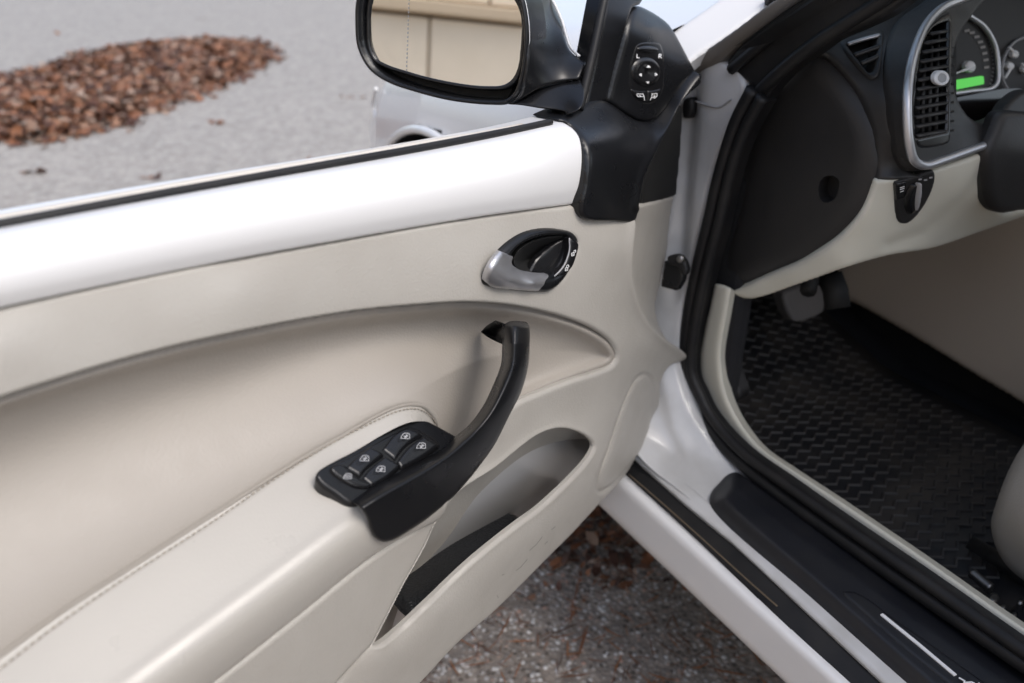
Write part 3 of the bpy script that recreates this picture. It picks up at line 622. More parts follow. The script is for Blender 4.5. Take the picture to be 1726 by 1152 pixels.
# armrest
ridge = [(742, 775, .628), (660, 838, .628), (565, 893, .626), (462, 957, .623), (360, 1028, .619), (200, 1142, .611), (0, 1290, .600), (-250, 1480, .588)]
crease = [(748, 872), (740, 879), (668, 915), (616, 950), (514, 1033), (411, 1115), (360, 1155), (200, 1285), (0, 1450), (-200, 1620)]
crease_f = cr(crease, False, 5)
arm_tab = cr([(0, 17), (20, 33), (40, 48.5), (55, 60), (64, 67), (72, 71.5), (80, 73.5), (90, 72.5), (100, 68)], False, 12) / np.array((100.0, 1000.0))
def arm_off(px, py):
    d1 = dist_poly(px, py, pip_f, False); d2 = dist_poly(px, py, crease_f, False); tt = d1 / (d1 + d2 + 1e-6)
    return np.interp(tt, arm_tab[:, 0], arm_tab[:, 1])
arm_s = lambda px, py: t_of(px, py, 'd', arm_off(px, py))
arm_poly = np.vstack([cr([(738, 716)] + [(p[0], p[1] + 1) for p in pip[1:]], False, 6), cr([(p[0], p[1]) for p in crease[::-1]] , False, 6), cr([(752, 868), (775, 790), (752, 740), (742, 724)], False, 4)])
Zs = lambda p: Z(p, 2.7425, 520, 520)
pl = cr(Zs([(33, 772), (45, 745), (80, 722), (200, 660), (350, 572), (450, 524), (500, 513), (550, 515), (610, 545), (695, 592), (760, 640), (640, 760), (420, 830), (260, 905), (190, 900), (120, 852), (55, 806)]), True, 7)
plc = np.array((660.0, 780.0)); pl_hole = plc + (pl - plc) * 0.95
stl = [(733, 712), (724, 700), (706, 690), (688, 689), (663, 695), (628, 711), (565, 743), (510, 776), (462, 807), (360, 877), (205, 977), (103, 1047), (0, 1126), (-200, 1275), (-400, 1430)]
stl_f = cr(stl, False, 6)
arm_rel = lambda px, py, d: -0.0014 * np.exp(-(dist_poly(px, py, stl_f, False) / 2.6) ** 2)
patch('armrest', [arm_poly, pl_hole], arm_s, M['pad'], door, nz(ND + V3((0, 0, .5))), 3.0, 7, 0.004, 0.03, relief=arm_rel, roll0=True)
tube_px('armrest_piping', [(p[0], p[1] + 2) for p in pip], lambda px, py: t_of(px, py, 'd', .0175), 0.0026, M['leather'], door, seg=8)
# stitches: short threads along the armrest edge
sv = []; sf = []
L = cr(stl, False, 40); acc = 0.0; last = L[0]; P3 = pt(L[:, 0], L[:, 1], arm_s(L[:, 0], L[:, 1])) + ND * 0.0002
cum = np.concatenate([[0], np.cumsum(np.linalg.norm(np.diff(P3, axis=0), axis=1))]); pos = np.arange(0, cum[-1], 0.0040)
for s0 in pos:
    a = np.array([np.interp(s0, cum, P3[:, k]) for k in range(3)]); b = np.array([np.interp(s0 + 0.0027, cum, P3[:, k]) for k in range(3)])
    u = nz(b - a); n1 = nz(np.cross(u, ND)); n2 = np.cross(u, n1); k0 = len(sv)
    for q, rr in ((a, .0003), (a * .75 + b * .25, .00058), (a * .25 + b * .75, .00058), (b, .0003)):
        for kk in range(5): sv.append(q + rr * (math.cos(kk * 1.2566) * n1 + math.sin(kk * 1.2566) * n2) + ND * 0.0003)
    for i in range(3):
        for kk in range(5): sf.append([k0 + i * 5 + kk, k0 + i * 5 + (kk + 1) % 5, k0 + (i + 1) * 5 + (kk + 1) % 5, k0 + (i + 1) * 5 + kk])
tag(mesh('stitching', sv, sf, M['thread'], door), kind='stuff')
# panel below the armrest
low_s = DS([(748, 862, .055), (736, 882, .060), (717, 924, .060), (682, 987, .060), (650, 1049, .059), (630, 1088, .057), (668, 915, .064), (616, 950, .066), (514, 1033, .067), (411, 1115, .067), (360, 1155, .067), (200, 1285, .066), (0, 1450, .066), (-200, 1620, .066), (570, 1152, .056), (430, 1330, .050), (500, 1120, .064), (300, 1400, .055), (0, 1650, .055)])
low_poly = cr([(746, 862, 1), (737.6, 879), (717, 924), (682, 987), (650, 1049), (630, 1088, 1), (572, 1150), (500, 1236), (430, 1325), (200, 1560, 1), (-240, 1660, 1), (-200, 1620), (0, 1450), (200, 1285), (360, 1154), (411, 1114), (514, 1032), (616, 949), (668, 914)], True, 7)
patch('lower_panel', [low_poly], low_s, M['trim'], door, ND, 3.2, 6, 0.004, 0.012)
# pocket: rear wall and floor
pk_s = DS([(1010, 740, -.030), (940, 705, -.006), (800, 790, -.004), (720, 880, -.004), (1000, 790, -.065), (950, 850, -.070), (900, 790, -.046), (840, 860, -.055), (680, 960, -.020), (600, 1090, -.010), (790, 960, -.055), (690, 1050, -.04), (900, 910, -.06), (640, 1130, -.03)])
patch('pocket_liner', [cr([(700, 880), (780, 800), (834, 765), (893, 722), (945, 700), (1000, 712), (1024, 745), (1010, 800), (960, 850), (890, 905), (800, 985), (710, 1060), (640, 1120), (590, 1130), (620, 1040)], True, 6)], pk_s, M['trim'], door, ND, 4, 4, 0.003, 0.01)
# end of the door beyond the flange, and the black block above it
end_s = DS([(1070, 378, -.010), (1084, 350, -.012), (1137, 332, -.045), (1130, 370, -.045), (1066, 440, -.010), (1125, 422, -.045), (1115, 474, -.044), (1070, 487, -.012), (1107, 513, -.042), (1085, 526, -.016), (1112, 550, -.036), (1125, 572, -.035)])
patch('door_end_panel', [cr([(1056, 352, 1), (1084, 345), (1138, 331, 1), (1131, 370), (1126, 422), (1115, 474), (1107, 513), (1109, 537), (1118, 560), (1130, 580, 1), (1096, 556), (1074, 526), (1060, 487), (1055, 440)], True, 6)], end_s, M['trim'], door, ND, 3, 4, 0.003, 0.03)
blk_s = DS([(1150, 184, -.050), (1148, 243, -.050), (1140, 332, -.048), (1080, 350, -.014), (1100, 270, -.020), (1130, 200, -.030)])
patch('end_block', [cr([(1152, 176, 1), (1149, 243), (1141, 330, 1), (1082, 350, 1), (1085, 305), (1104, 255), (1125, 210)], True, 5)], blk_s, M['dark'], door, ND, 3, 3, 0.002, 0.03)
# outer skin and core of the door
shell_px = [(-420, 560), (0, 478), (450, 380), (800, 312), (930, 300), (1010, 330), (1060, 390), (1060, 470), (1062, 560), (1066, 660), (1030, 760), (900, 890), (780, 1010), (680, 1100), (540, 1240), (330, 1480), (-200, 1600), (-420, 1000)]
core = [(p[0], p[1]) for p in shell_px]
def skin(px, py): return t_of(px, py, 'd', -.030)
cl = cr(core, True, 4); P0 = pt(cl[:, 0], cl[:, 1], skin(cl[:, 0], cl[:, 1]))
ctr = P0.mean(0); rings = [P0, P0 - ND * 0.03, P0 - ND * 0.055 - V3((0, 0, 0.0)), ctr + (P0 - ctr) * 0.97 - ND * 0.075]
loft('door_shell', rings, M['white'], door)
# ------------------------------------------------------------------ mirror corner
sail = empty('mirror_corner_trim', car)
swp_s = DS([(945, 203, -.024), (969, 191, -.034), (994, 174, -.046), (1014, 168, -.050), (1039, 180, -.047), (1060, 194, -.042), (1080, 204, -.038), (1098, 205, -.037), (1129, 177, -.034), (1174, 122, -.026), (1183, 135, -.020), (1150, 174, -.022), (1129, 215, -.018), (1108, 257, -.008),
            (983, 236, -.003), (1010, 222, -.012), (1050, 224, -.016), (1090, 232, -.018), (991, 264, .006), (1030, 258, .003), (1070, 262, -.001), (990, 310, .010), (1030, 310, .009), (1085, 310, .004), (984, 345, .010), (1032, 374, .011), (1076, 371, .006), (983, 365, .010), (1030, 340, .011)])
swp = cr([(945, 203, 1), (969.5, 191), (994, 173.6), (1014.6, 168.4), (1032, 175), (1060, 194.5), (1080.5, 205), (1098, 205.5), (1115, 195), (1129, 178), (1143, 157), (1157, 138), (1176, 121.5, 1), (1183, 128), (1182, 140), (1165, 157), (1150, 173.6), (1129, 215), (1108, 257), (1089, 298.6), (1079, 347), (1076, 369), (1069, 375.7), (1032, 374.5), (992, 372), (983, 364), (981.6, 343.7), (988.5, 312.5), (991, 264), (983, 236), (966, 215)], True, 7)
rid = cr([(1183, 132), (1150, 170), (1129, 212), (1106, 257), (1087, 298), (1077, 347)], False, 5)
patch('lower_sweep', [swp], swp_s, M['black'], sail, ND, 2.6, 6, 0.004, 0.03, relief=lambda px, py, d: 0.0022 * np.exp(-((dist_poly(px, py, rid, False) - 6) / 6.0) ** 2))
cp_s = DS([(1025, 168, -.050), (1060, 192, -.043), (1098, 203, -.038), (1130, 177, -.035), (1174, 120, -.030), (1066, 21, -.056), (1080, 11, -.062), (1108, 24, -.066), (1140, 54, -.058), (1060, 90, -.048), (1100, 110, -.043), (1130, 100, -.042), (1100, 45, -.053)])
cpl = cr([(1066.7, 21), (1072, 13), (1081, 11), (1108, 24), (1129, 40), (1140, 55), (1158, 88), (1175, 121, 1), (1157, 138), (1143, 157), (1129, 178), (1115, 195), (1098, 205.5), (1080.5, 205), (1060, 194.5), (1039, 181), (1026, 170), (1030, 150), (1048, 85)], True, 6)
patch('corner_cover', [cpl], cp_s, M['black'], sail, ND, 2.6, 7, 0.004, 0.03)
fr_s = DS([(1020, 0, -.060), (1040, -60, -.07), (1000, 90, -.056), (976, 182, -.048), (1066, 21, -.054), (1080, 5, -.060), (1025, 165, -.051), (1120, -60, -.072)])
patch('window_frame_strip', [cr([(1024, -12, 1), (1045, -80, 1), (1130, -90, 1), (1092, -20), (1081, 8), (1070, 12), (1065, 21), (1047, 85), (1029, 150), (1024, 170), (1010, 174), (985, 184, 1), (1002, 100)], True, 5)], fr_s, M['black'], sail, ND, 3, 5, 0.003, 0.02)
tube_px('glass_run_seal', [(1034, -70), (1018, 0), (1001, 80), (985, 150), (976, 184)], DS([(1020, 0, -.052), (1040, -60, -.06), (976, 182, -.040), (1100, 0, -.056)]), 0.0045, M['rubber'], sail, seg=8)
box_pts = pt(1083, 3, fr_s(1083, 3))
# mirror adjuster
mc = empty('mirror_switch', car); mcs = lift(cp_s, 0.0006)
pan = cr([(1073, 76), (1082, 71), (1098, 70), (1113, 72), (1118, 80), (1121, 100), (1121.5, 130), (1119, 152), (1110, 168), (1097, 176.5), (1084, 176), (1070, 168), (1061, 155), (1059, 135), (1061.5, 108), (1067, 88)], True, 6)
patch('switch_plate', [pan], mcs, M['blackfine'], mc, ND, 2.0, 4, 0.0016, 0.01)
patch('selector_rocker', [ell(1094.5, 84, 19, 7.3, rot=2)], lift(mcs, 0.0026), M['blackfine'], mc, ND, 1.6, 8, 0.0030, 0.006)
patch('adjuster_ring', [ell(1092.5, 122, 26, 26.5, n=40)], lift(mcs, 0.0040), M['blackfine'], mc, ND, 1.6, 11, 0.0055, 0.010, relief=lambda px, py, d: -0.003 * np.clip((d - 10) / 14, 0, 1))
dots = [np.array([(1094, 110.5), (1097, 114.5), (1091, 114.5)]), np.array([(1092.5, 142), (1095, 138), (1089.5, 138)]), np.array([(1078, 127), (1082, 124), (1082, 130)]), np.array([(1109, 126), (1105, 123), (1105, 129)])]
for d_ in dots: patch('arrow_mark', [d_], lift(mcs, 0.0052), M['ink'], mc, ND, 0.7, 0, 0, 0.0015)
b1 = cr([(1064.5, 151, 1), (1078, 153.5), (1091, 154, 1), (1091, 171, 1), (1082, 170), (1071, 163)], True, 5); b2 = cr([(1093, 154, 1), (1104, 153), (1116, 150, 1), (1111, 162), (1103, 170), (1093, 171.5, 1)], True, 5)
for b_ in (b1, b2): patch('fold_button', [b_], lift(mcs, 0.0024), M['blackfine'], mc, ND, 1.4, 4, 0.0016, 0.006)
lt = lift(mcs, 0.0012)
strokes('letter_l', [[(1073.8, 92), (1073.5, 97.5), (1077.5, 97.8)]], 1.4, lt, M['ink'], mc)
strokes('letter_r', [[(1110.5, 98), (1110.8, 91.7), (1114, 91.8), (1114.4, 94), (1111, 95)], [(1112, 95), (1115, 98.2)]], 1.3, lt, M['ink'], mc)
lt2 = lift(mcs, 0.0032)
strokes('mirror_icon', [[(1086.5, 169), (1085.5, 163), (1076, 163.5), (1073.5, 161), (1074, 158.5), (1084, 159), (1085.5, 163)], [(1077, 161), (1080, 162)]], 1.1, lt2, M['ink'], mc)
strokes('fold_icon', [[(1096, 169), (1098.5, 164), (1099, 158.5), (1107.5, 158), (1107.5, 162), (1104, 165.5), (1098.5, 165)], [(1103, 160), (1103, 164)], [(1101.5, 162.5), (1103, 164), (1104.5, 162.5)]], 1.1, lt2, M['ink'], mc)
# ------------------------------------------------------------------ side mirror
sm_ = empty('side_mirror', car); MN = nz((-0.76, -0.64, 0.10)); mc0 = pt(748, 70, 0.745)
mg = planeS(mc0, MN); mrim = planeS(mc0 + MN * 0.014, MN); mback = planeS(mc0 - MN * 0.012, MN)
gl = cr([(621, 51), (622, 76.5), (631, 99), (649, 110), (682, 121), (723, 132.5), (784, 144), (822, 147), (848, 145), (863, 135), (873, 115), (878, 76.5), (879.5, 38), (874, 13), (860, -8), (815, -30), (740, -48), (670, -46), (636, -24), (623, 10)], True, 7)
rimo = [(595, 38), (598, 76.5), (608, 102), (623, 122), (651, 140), (695, 155.5), (758, 171), (822, 177.7), (855, 176), (871, 163), (881, 137.6), (887, 102), (889.7, 64), (887, 25.5), (879, -8), (850, -60), (750, -90), (660, -80), (612, -40), (597, 0)]
ro_ = cr(rimo, True, 7)
patch('glass', [gl], mg, M['mirror'], sm_, MN, 4, 0, 0, 0.004)
c0 = np.array((748, 70.)); 
gl_o = c0 + (gl - c0) * np.array((1.055, 1.085)); gl_i = c0 + (gl - c0) * 0.985
patch('glass_frame', [gl_o, gl_i], lift(mg, 0.003), M['blackfine'], sm_, MN, 2.5, 5, 0.003, 0.012)
ri_ = c0 + (ro_ - c0) * np.array((0.935, 0.925))
patch('rim', [ro_, ri_], mrim, M['black'], sm_, MN, 2.5, 7, 0.007, 0.045)
patch('recess', [c0 + (ro_ - c0) * 0.97], mback, M['dark'], sm_, MN, 6, 0, 0, 0.004)
# painted bowl behind, then its arm to the door
P0 = pt(ro_[:, 0], ro_[:, 1], mrim(ro_[:, 0], ro_[:, 1])); ctr = P0.mean(0)
rings = [P0 - MN * 0.004]
for k in range(1, 8):
    a = k / 7 * math.pi / 2; rings.append(ctr + (P0 - ctr) * (0.25 + 0.75 * math.cos(a) ** 0.6 if k < 7 else 0.18) - MN * (0.004 + 0.10 * math.sin(a)))
loft('painted_shell', rings, M['white'], sm_, cap0=False)
hs_s = WS([(889, 60, 't', float(mrim(889, 60))), (880, -20, 't', float(mrim(880, -20))), (882, 140, 't', float(mrim(882, 140))), (858, 177, 't', float(mrim(858, 177))), (929, 0, 't', .80), (950, 50, 't', .785), (965, 90, 't', .765), (988, 104, 't', .755), (980, 135, 't', .745), (935, 110, 't', .745), (920, 60, 't', .75), (911, 150, 't', .735), (940, -60, 't', .82), (950, 139, 't', .745)])
patch('housing', [cr([(872, -60), (884, -10), (888, 25.5), (890.5, 64), (888, 102), (882, 137.6), (872, 163), (857, 177, 1), (873, 173), (911, 150), (950, 139), (978, 135, 1), (984, 120), (992, 105, 1), (975, 97), (962, 84), (955, 66), (947, 38), (937, 15), (929, -2), (912, -60)], True, 6)], hs_s, M['black'], sm_, nz(MN + V3((.5, -.3, 0))), 3, 5, 0.004, 0.03)
tube_px('painted_edge', [(914, -58), (930, -2), (938, 14), (948, 37.5), (956, 65), (963, 82), (976, 95)], WS([(929, 0, 't', .803), (950, 50, 't', .788), (976, 95, 't', .763), (912, -60, 't', .82)]), 0.0016, M['white'], sm_, seg=6)
ft_s = WS([(860, 178, 't', .735), (911, 150, 't', .742), (978, 136, 't', .748), (955, 192, 't', .725), (975, 184, 't', .72), (911, 184, 't', .73)])
patch('foot', [cr([(858, 176), (885, 166), (911, 151), (950, 140.5), (979, 135, 1), (986, 150), (981, 183), (957, 196, 1), (955, 191), (911, 183.5), (880, 178.5)], True, 6)], ft_s, M['black'], sm_, nz(MN + V3((.5, -.3, 0))), 2.5, 4, 0.004, 0.03)
dl = [(690 - 0.35 * (k % 1), y) for k, y in enumerate(range(-44, 120, 7))]
strokes('blind_spot_line', [[(690.5 - (y + 44) * 0.036, y), (690.5 - (y + 48) * 0.036, y + 3.4)] for y in range(-44, 120, 7)], 1.0, lift(mg, 0.0008), M['grey'], sm_, dz=0)
# ------------------------------------------------------------------ inner door handle
ih = empty('inner_door_handle', car); ihs = lift(trim_s, 0.001)
bez = cr([(819.5, 474), (825, 456), (847, 424.7), (867.7, 406.5), (891, 393.4), (922, 387), (951, 388.8), (972, 394.7), (980, 406.5), (978, 424.7), (967, 456), (948.4, 482), (930, 494.5), (909, 495.5), (865, 492), (834, 487.5), (822, 482)], True, 7)
cup = cr([(868, 432.5), (876, 421), (896, 408.5), (922, 401), (946, 399), (959, 400), (962, 404), (960, 427), (952, 446), (938, 463), (914.6, 466), (888.5, 460), (870, 451), (866, 440)], True, 7)
patch('bezel', [bez, cup], lift(ihs, 0.008), M['black'], ih, ND, 2.0, 12, 0.007, 0.005)
cup_s = lambda px, py: t_of(px, py, 'd', 0.006 - 0.020 * np.clip(dist_poly(px, py, cup) / 22, 0, 1) ** 0.7)
patch('finger_cup', [cr([(855, 432.5), (866, 410), (896, 396), (922, 392), (956, 391), (974, 398), (972, 427), (960, 450), (945, 472), (914, 478), (880, 470), (858, 455)], True, 6)], cup_s, M['dark'], ih, ND, 2.2, 0, 0, 0.01)
flap_s = DS([(893, 459, .000), (912, 438, .001), (936, 414, .001), (957, 401, .004), (958, 425, .006), (948, 449, .006), (935, 464, .006)])
patch('flap', [cr([(892, 461, 1), (904, 440), (920, 424), (940, 409), (957.6, 401, 1), (958, 418), (953, 436), (944, 452), (932, 465, 1), (912, 465)], True, 6)], flap_s, M['blackfine'], ih, ND, 2.0, 3, 0.0015, 0.004)
lev_s = DS([(847, 424, .019), (868, 434, .013), (822, 478, .017), (834, 486, .017), (866, 446, .014), (845, 455, .0225), (860, 475, .0225), (900, 462, .013), (930, 465, .012), (900, 478, .0205), (912, 493, .014), (865, 491, .016), (925, 478, .015)])
patch('lever', [cr([(847, 425, 1), (868, 433.5, 1), (866, 445.5), (878, 455.5), (899, 461.5), (931, 464, 1), (932, 471.6), (925, 482), (912, 493.4, 1), (865, 490), (834, 486), (823, 480), (821, 473), (826, 456), (836.5, 437.7)], True, 7)], lev_s, M['silver'], ih, ND, 1.8, 6, 0.003, 0.003)
lk_s = lift(ihs, 0.0085)
patch('lock_rocker', [cr([(962.8, 403, 1), (972, 406), (977, 413), (974, 430), (966.7, 450), (957, 461), (950, 466), (938, 466, 1), (953.6, 445.5), (961, 424.7)], True, 6)], lk_s, M['blackfine'], ih, ND, 1.6, 4, 0.0022, 0.012)
tube_px('lock_rocker_edge', [(959.5, 401.5), (959.8, 420), (955, 438), (947, 453), (934.5, 466)], lift(ihs, 0.0095), 0.0007, M['grey'], ih, seg=6)
lk2 = lift(lk_s, 0.0010)
for (x, y, op) in ((966.2, 428.5, 1), (955.5, 453.5, 0)):
    strokes('padlock_mark', [[(x - 2.5, y - 1.6), (x + 1.6, y - 2.4), (x + 1.2, y + 2.6), (x - 2.9, y + 3.2), (x - 2.5, y - 1.6)], [(x - 1.2, y + .6), (x - .2, y + .4)], [(x - 0.8 + op * 1.5, y - 2.4), (x + op * 1.5, y - 5.6), (x + 2.4 + op * 1.5, y - 6.6), (x + 3.4 + op * 1.0, y - 4.6), (x + 2.6 + op, y - 2.8)]], 1.1, lk2, M['ink'], ih, dz=0.0004)
# ------------------------------------------------------------------ window switches
wsw = empty('window_switch_panel', car); Zs = lambda p: Z(p, 2.7425, 520, 520)
NP = nz(V3((0, 0, 1)) + 0.35 * ND)
_pc = [(540, 795), (589, 846), (660, 735), (720, 705), (772, 738), (640, 812), (695, 785), (600, 770)]
_fit = tps([(p[0], p[1]) for p in _pc], [1.0 / float(arm_s(np.float64(p[0]), np.float64(p[1]))) for p in _pc])
_A = np.array([[1, p[0], p[1]] for p in _pc]); _c = np.linalg.lstsq(_A, np.array([1.0 / float(arm_s(np.float64(p[0]), np.float64(p[1]))) for p in _pc]), rcond=None)[0]
pl_s = lambda px, py: 1.0 / (_c[0] + _c[1] * np.asarray(px, float) + _c[2] * np.asarray(py, float)) - 0.0050
patch('plate', [pl], pl_s, M['black'], wsw, NP, 2.4, 5, 0.004, 0.012)
fr = cr(Zs([(98, 745), (108, 724), (180, 690), (290, 632), (400, 572), (470, 545), (530, 566), (612, 632), (560, 672), (420, 745), (330, 798), (255, 830), (215, 826), (110, 764)]), True, 6)
patch('switch_frame', [fr], lift(pl_s, 0.0016), M['blackfine'], wsw, NP, 2.0, 4, 0.0022, 0.006)
rk = [[(340, 645, 1), (395, 580), (455, 552), (532, 587, 1), (490, 605), (440, 645), (402, 698, 1)], [(408, 702, 1), (450, 648), (500, 608), (540, 590, 1), (606, 635, 1), (540, 680), (430, 735, 1)],
      [(172, 730, 1), (220, 682), (284, 636, 1), (350, 676, 1), (300, 712), (262, 745), (240, 775, 1)], [(247, 778, 1), (268, 750), (305, 716), (356, 680, 1), (428, 728, 1), (360, 782), (292, 818, 1)]]
for r_ in rk:
    Lr = cr(Zs(r_), True, 6); fx = Lr[:, 0].min(); top_ = Lr[:, 0].max()
    patch('window_rocker', [Lr], lift(pl_s, 0.0052), M['blackfine'], wsw, NP, 1.8, 5, 0.0034, 0.008, relief=lambda px, py, d, a=fx, b=top_: 0.0035 * ((px - a) / (b - a)) - 0.0015)
patch('child_lock_button', [cr(Zs([(103, 742), (118, 724), (165, 722), (235, 782), (285, 806), (283, 822), (225, 822), (165, 792)]), True, 6)], lift(pl_s, 0.0034), M['blackfine'], wsw, NP, 1.8, 4, 0.002, 0.006)
def win_icon(cx, cy, s, small, surf_):
    a = lambda x, y: (cx + s * (x * 1.0), cy + s * (y * 1.0))
    L_ = [[a(-7.5, 4.2), a(-6.5, 0.5), a(-2.5, -4.6), a(3.5, -4.8), a(7.5, -3.4), a(7.6, 4.6), a(-7.5, 4.2)]]
    if small: L_ += [[a(-4, -1.2), a(5, -1.2)], [a(-5, 1.2), a(5.5, 1.2)]]
    else: L_ += [[a(-3, 0.2), a(5, 0.4)], [a(1.8, -2.6), a(1.8, 3)], [a(-1, 2.4), a(4.6, -2)], [a(-1.5, 4.2), a(2.5, 1.2)]]
    strokes('window_mark', L_, 0.95, surf_, M['iconink'], wsw, dz=0.0004)
for (x, y, sm2, hgt) in ((447, 590, 0, .0082), (520, 635, 0, .0080), (258, 693, 0, .0082), (333, 742, 0, .0080), (180, 776, 1, .0044)):
    q = Zs([(x, y)])[0]; win_icon(q[0], q[1], 0.98 if not sm2 else 0.9, sm2, lift(pl_s, hgt))
# ------------------------------------------------------------------ pull handle
gh = empty('pull_handle', car)
hsec = [((856, 543), (872, 541), (892, 542), .032, .036, .032), ((853, 552), (872, 552), (894, 550), .046, .056, .048), ((852.5, 582), (871, 583), (895, 577), .052, .064, .055), ((850, 615), (868, 613), (892, 619), .055, .068, .058), ((837.5, 648), (855, 652), (880, 662), .057, .070, .061), ((819, 687), (834, 690), (858, 706), .058, .072, .063),
        ((797, 717), (809, 722), (834, 753), .058, .073, .065), ((771.6, 739), (778, 750), (812, 784), .060, .075, .068), ((742, 759), (742, 773), (790, 812), .061, .077, .071), ((695, 785), (690, 806), (762, 843), .060, .079, .074), ((644, 812), (645, 833), (724, 874), .062, .080, .076), ((605, 836), (615, 853), (690, 898), .064, .080, .077)]
for k in range(len(hsec)):
    l_ = hsec[k][0]
    if k > 7: hsec[k] = hsec[k][:3] + (float((rays(l_[0], l_[1]) @ ND) * float(pl_s(l_[0], l_[1])) - KD) + 0.0015,) + hsec[k][4:]
hsec.append(((589, 846.5), (604, 860), (646, 925), hsec[-1][3], .079, .078))
hL = cr([q[0] for q in hsec], False, 6); hR = cr([q[2] for q in hsec], False, 6); hM = (hL + hR) / 2
_ks = np.linspace(0, 1, len(hsec)); _sm = np.linspace(0, 1, len(hL))
_tr = [np.hypot(q[1][0] - q[0][0], q[1][1] - q[0][1]) / (np.hypot(q[1][0] - q[0][0], q[1][1] - q[0][1]) + np.hypot(q[2][0] - q[1][0], q[2][1] - q[1][1])) for q in hsec]
def h_off(px, py):
    s0 = along(px, py, hM); tt = between(px, py, hL, hR); g = lambda v: np.interp(s0, _sm, np.interp(_sm, _ks, v))
    oL, oG, oR, tr = g([q[3] for q in hsec]), g([q[4] for q in hsec]), g([q[5] for q in hsec]), np.clip(g(_tr), .25, .6)
    up = oL + (oG - oL) * np.sin(np.pi / 2 * np.clip(tt / tr, 0, 1)); dn = oR + (oG - oR) * np.cos(np.pi / 2 * np.clip((tt - tr) / (1 - tr), 0, 1))
    return np.where(tt < tr, up, dn)
h_s = lambda px, py: t_of(px, py, 'd', h_off(px, py))
h_loop = cr([(858, 542.5), (874, 540.5), (890, 542, 1), (894, 550), (895, 577), (892, 619), (880, 662), (858, 706), (834, 753), (812, 784), (790, 812), (762, 843), (724, 874.5), (690, 898), (662, 914), (644, 916.5), (631, 909), (622, 893), (617, 877), (609, 863), (598, 852.5), (588.5, 846.5, 1), (605, 836), (644, 812), (695, 785), (742, 759), (771.6, 739), (797, 717), (819, 687), (837.5, 648), (850, 615), (852.5, 582), (853, 552)], True, 7)
HV = nz(nz(CAM - pt(800, 700, .6)) + 0.15 * ND)
patch('grip', [h_loop], h_s, M['black'], gh, HV, 2.2, 8, 0.006, 0.016, back=True)
br_s = DS([(829, 568, -.006), (856, 549, .032), (868, 553, .042), (852, 583, .036), (866, 588, .042)])
patch('upper_bracket', [cr([(829, 568, 1), (840, 558), (856, 549, 1), (868, 553, 1), (866, 588, 1), (852, 583, 1), (840, 576)], True, 5)], br_s, M['black'], gh, ND, 2.0, 3, 0.002, 0.012)
# ------------------------------------------------------------------ wallet in the door pocket
po_s = DS([(688, 1012, .004), (692, 1038, .016), (862, 868, -.026), (880, 882, -.010), (735, 985, .000), (783, 935, -.010), (712, 1060, .034), (800, 985, .026), (905, 890, .002)])
po = cr([(690, 1012, 1), (705, 1000), (735, 985), (765, 957), (783, 935), (820, 905), (862, 868, 1), (879, 881), (905, 890, 1), (800, 985, 1), (712, 1062, 1), (692, 1038, 1)], True, 5)
wallet = patch('leather_pouch', [po], po_s, M['leather_blk'], None, ND, 2.6, 7, 0.006, 0.022)
tag(wallet, 'black leather pouch lying in the door pocket', 'pouch')

# rubbed marks on the lower trim
sm3 = mat('scuff_mark', (0.20, 0.19, 0.175), 0.6)
strokes('scuff_mark', [[(893, 928), (905, 917), (914, 905)], [(918, 918), (923, 913)], [(870, 962), (878, 956), (889, 943)], [(846, 970), (850, 968)], [(930, 893), (936, 888)], [(838, 1004), (840, 1008)]], 0.9, trim_s, sm3, door, dz=0.0004)
# ================================================================== cabin
dash = empty('dashboard', car); NR = nz((-0.45, -0.85, 0.3)); NSX = nz((-1, -0.2, 0))
cov = cr([(1369, 83), (1403, 112), (1437, 151), (1464, 194.5), (1475, 233), (1477.5, 272), (1472, 306), (1451, 360), (1412, 403.6), (1354.5, 442.5), (1296, 467), (1247.5, 488.7), (1208.6, 478), (1196, 440), (1215, 365), (1232, 292), (1258, 200), (1290, 150), (1335, 100)], True, 6)
cv_s = PS('x', .684)
fh = cr([(1381, 309), (1390, 298), (1404, 297), (1414, 304), (1413, 322), (1406, 336), (1392, 342), (1382, 336)], True, 5)
patch('end_cover', [cov, fh], cv_s, M['dash'], dash, NSX, 4, 42, 0.020, 0.03, roll0=True)
patch('fuse_recess', [cr([(1370, 290), (1425, 285), (1425, 350), (1370, 352)], True, 4)], PS('x', .702), M['dash'], dash, NSX, 5, 8, .006, .01)
dv = empty('demister_vent', car)
dvl = cr([(1419, 74), (1425, 66), (1480, 50), (1491, 53), (1491, 70), (1487, 110), (1482, 128), (1472, 134), (1462, 128)], True, 5); dvi = cr([(1429, 76, 1), (1482, 59, 1), (1480, 90), (1474, 120), (1466, 122), (1450, 103)], True, 5)
fa_s = WS([(1388, 78, 'x', .690), (1461, 29, 'y', .600), (1549, -5, 'y', .62), (1495, 73, 'y', .545), (1495, 170, 'y', .500), (1505, 233, 'y', .486), (1522, 282, 'y', .480), (1505, 304, 'x', .700), (1476, 304, 'x', .690), (1474, 219, 'x', .690), (1452, 165, 'x', .690), (1422, 121, 'x', .690), (1440, 60, 'x', .73), (1600, -60, 'y', .68), (1470, 110, 'y', .535)])
patch('fascia_side', [cr([(1380, 86), (1403, 63), (1461.5, 29), (1520, 2), (1580, -30), (1640, -80), (1660, -60), (1600, -5), (1535, 25), (1508, 60), (1501, 110), (1502, 170), (1511, 233), (1526, 282), (1560, 300), (1507, 305, 1), (1478, 305, 1), (1478, 262), (1473, 219), (1452, 165), (1422.6, 121.6), (1400, 98)], True, 6), dvi], fa_s, M['dash'], dash, NR, 3, 6, 0.005, 0.02)
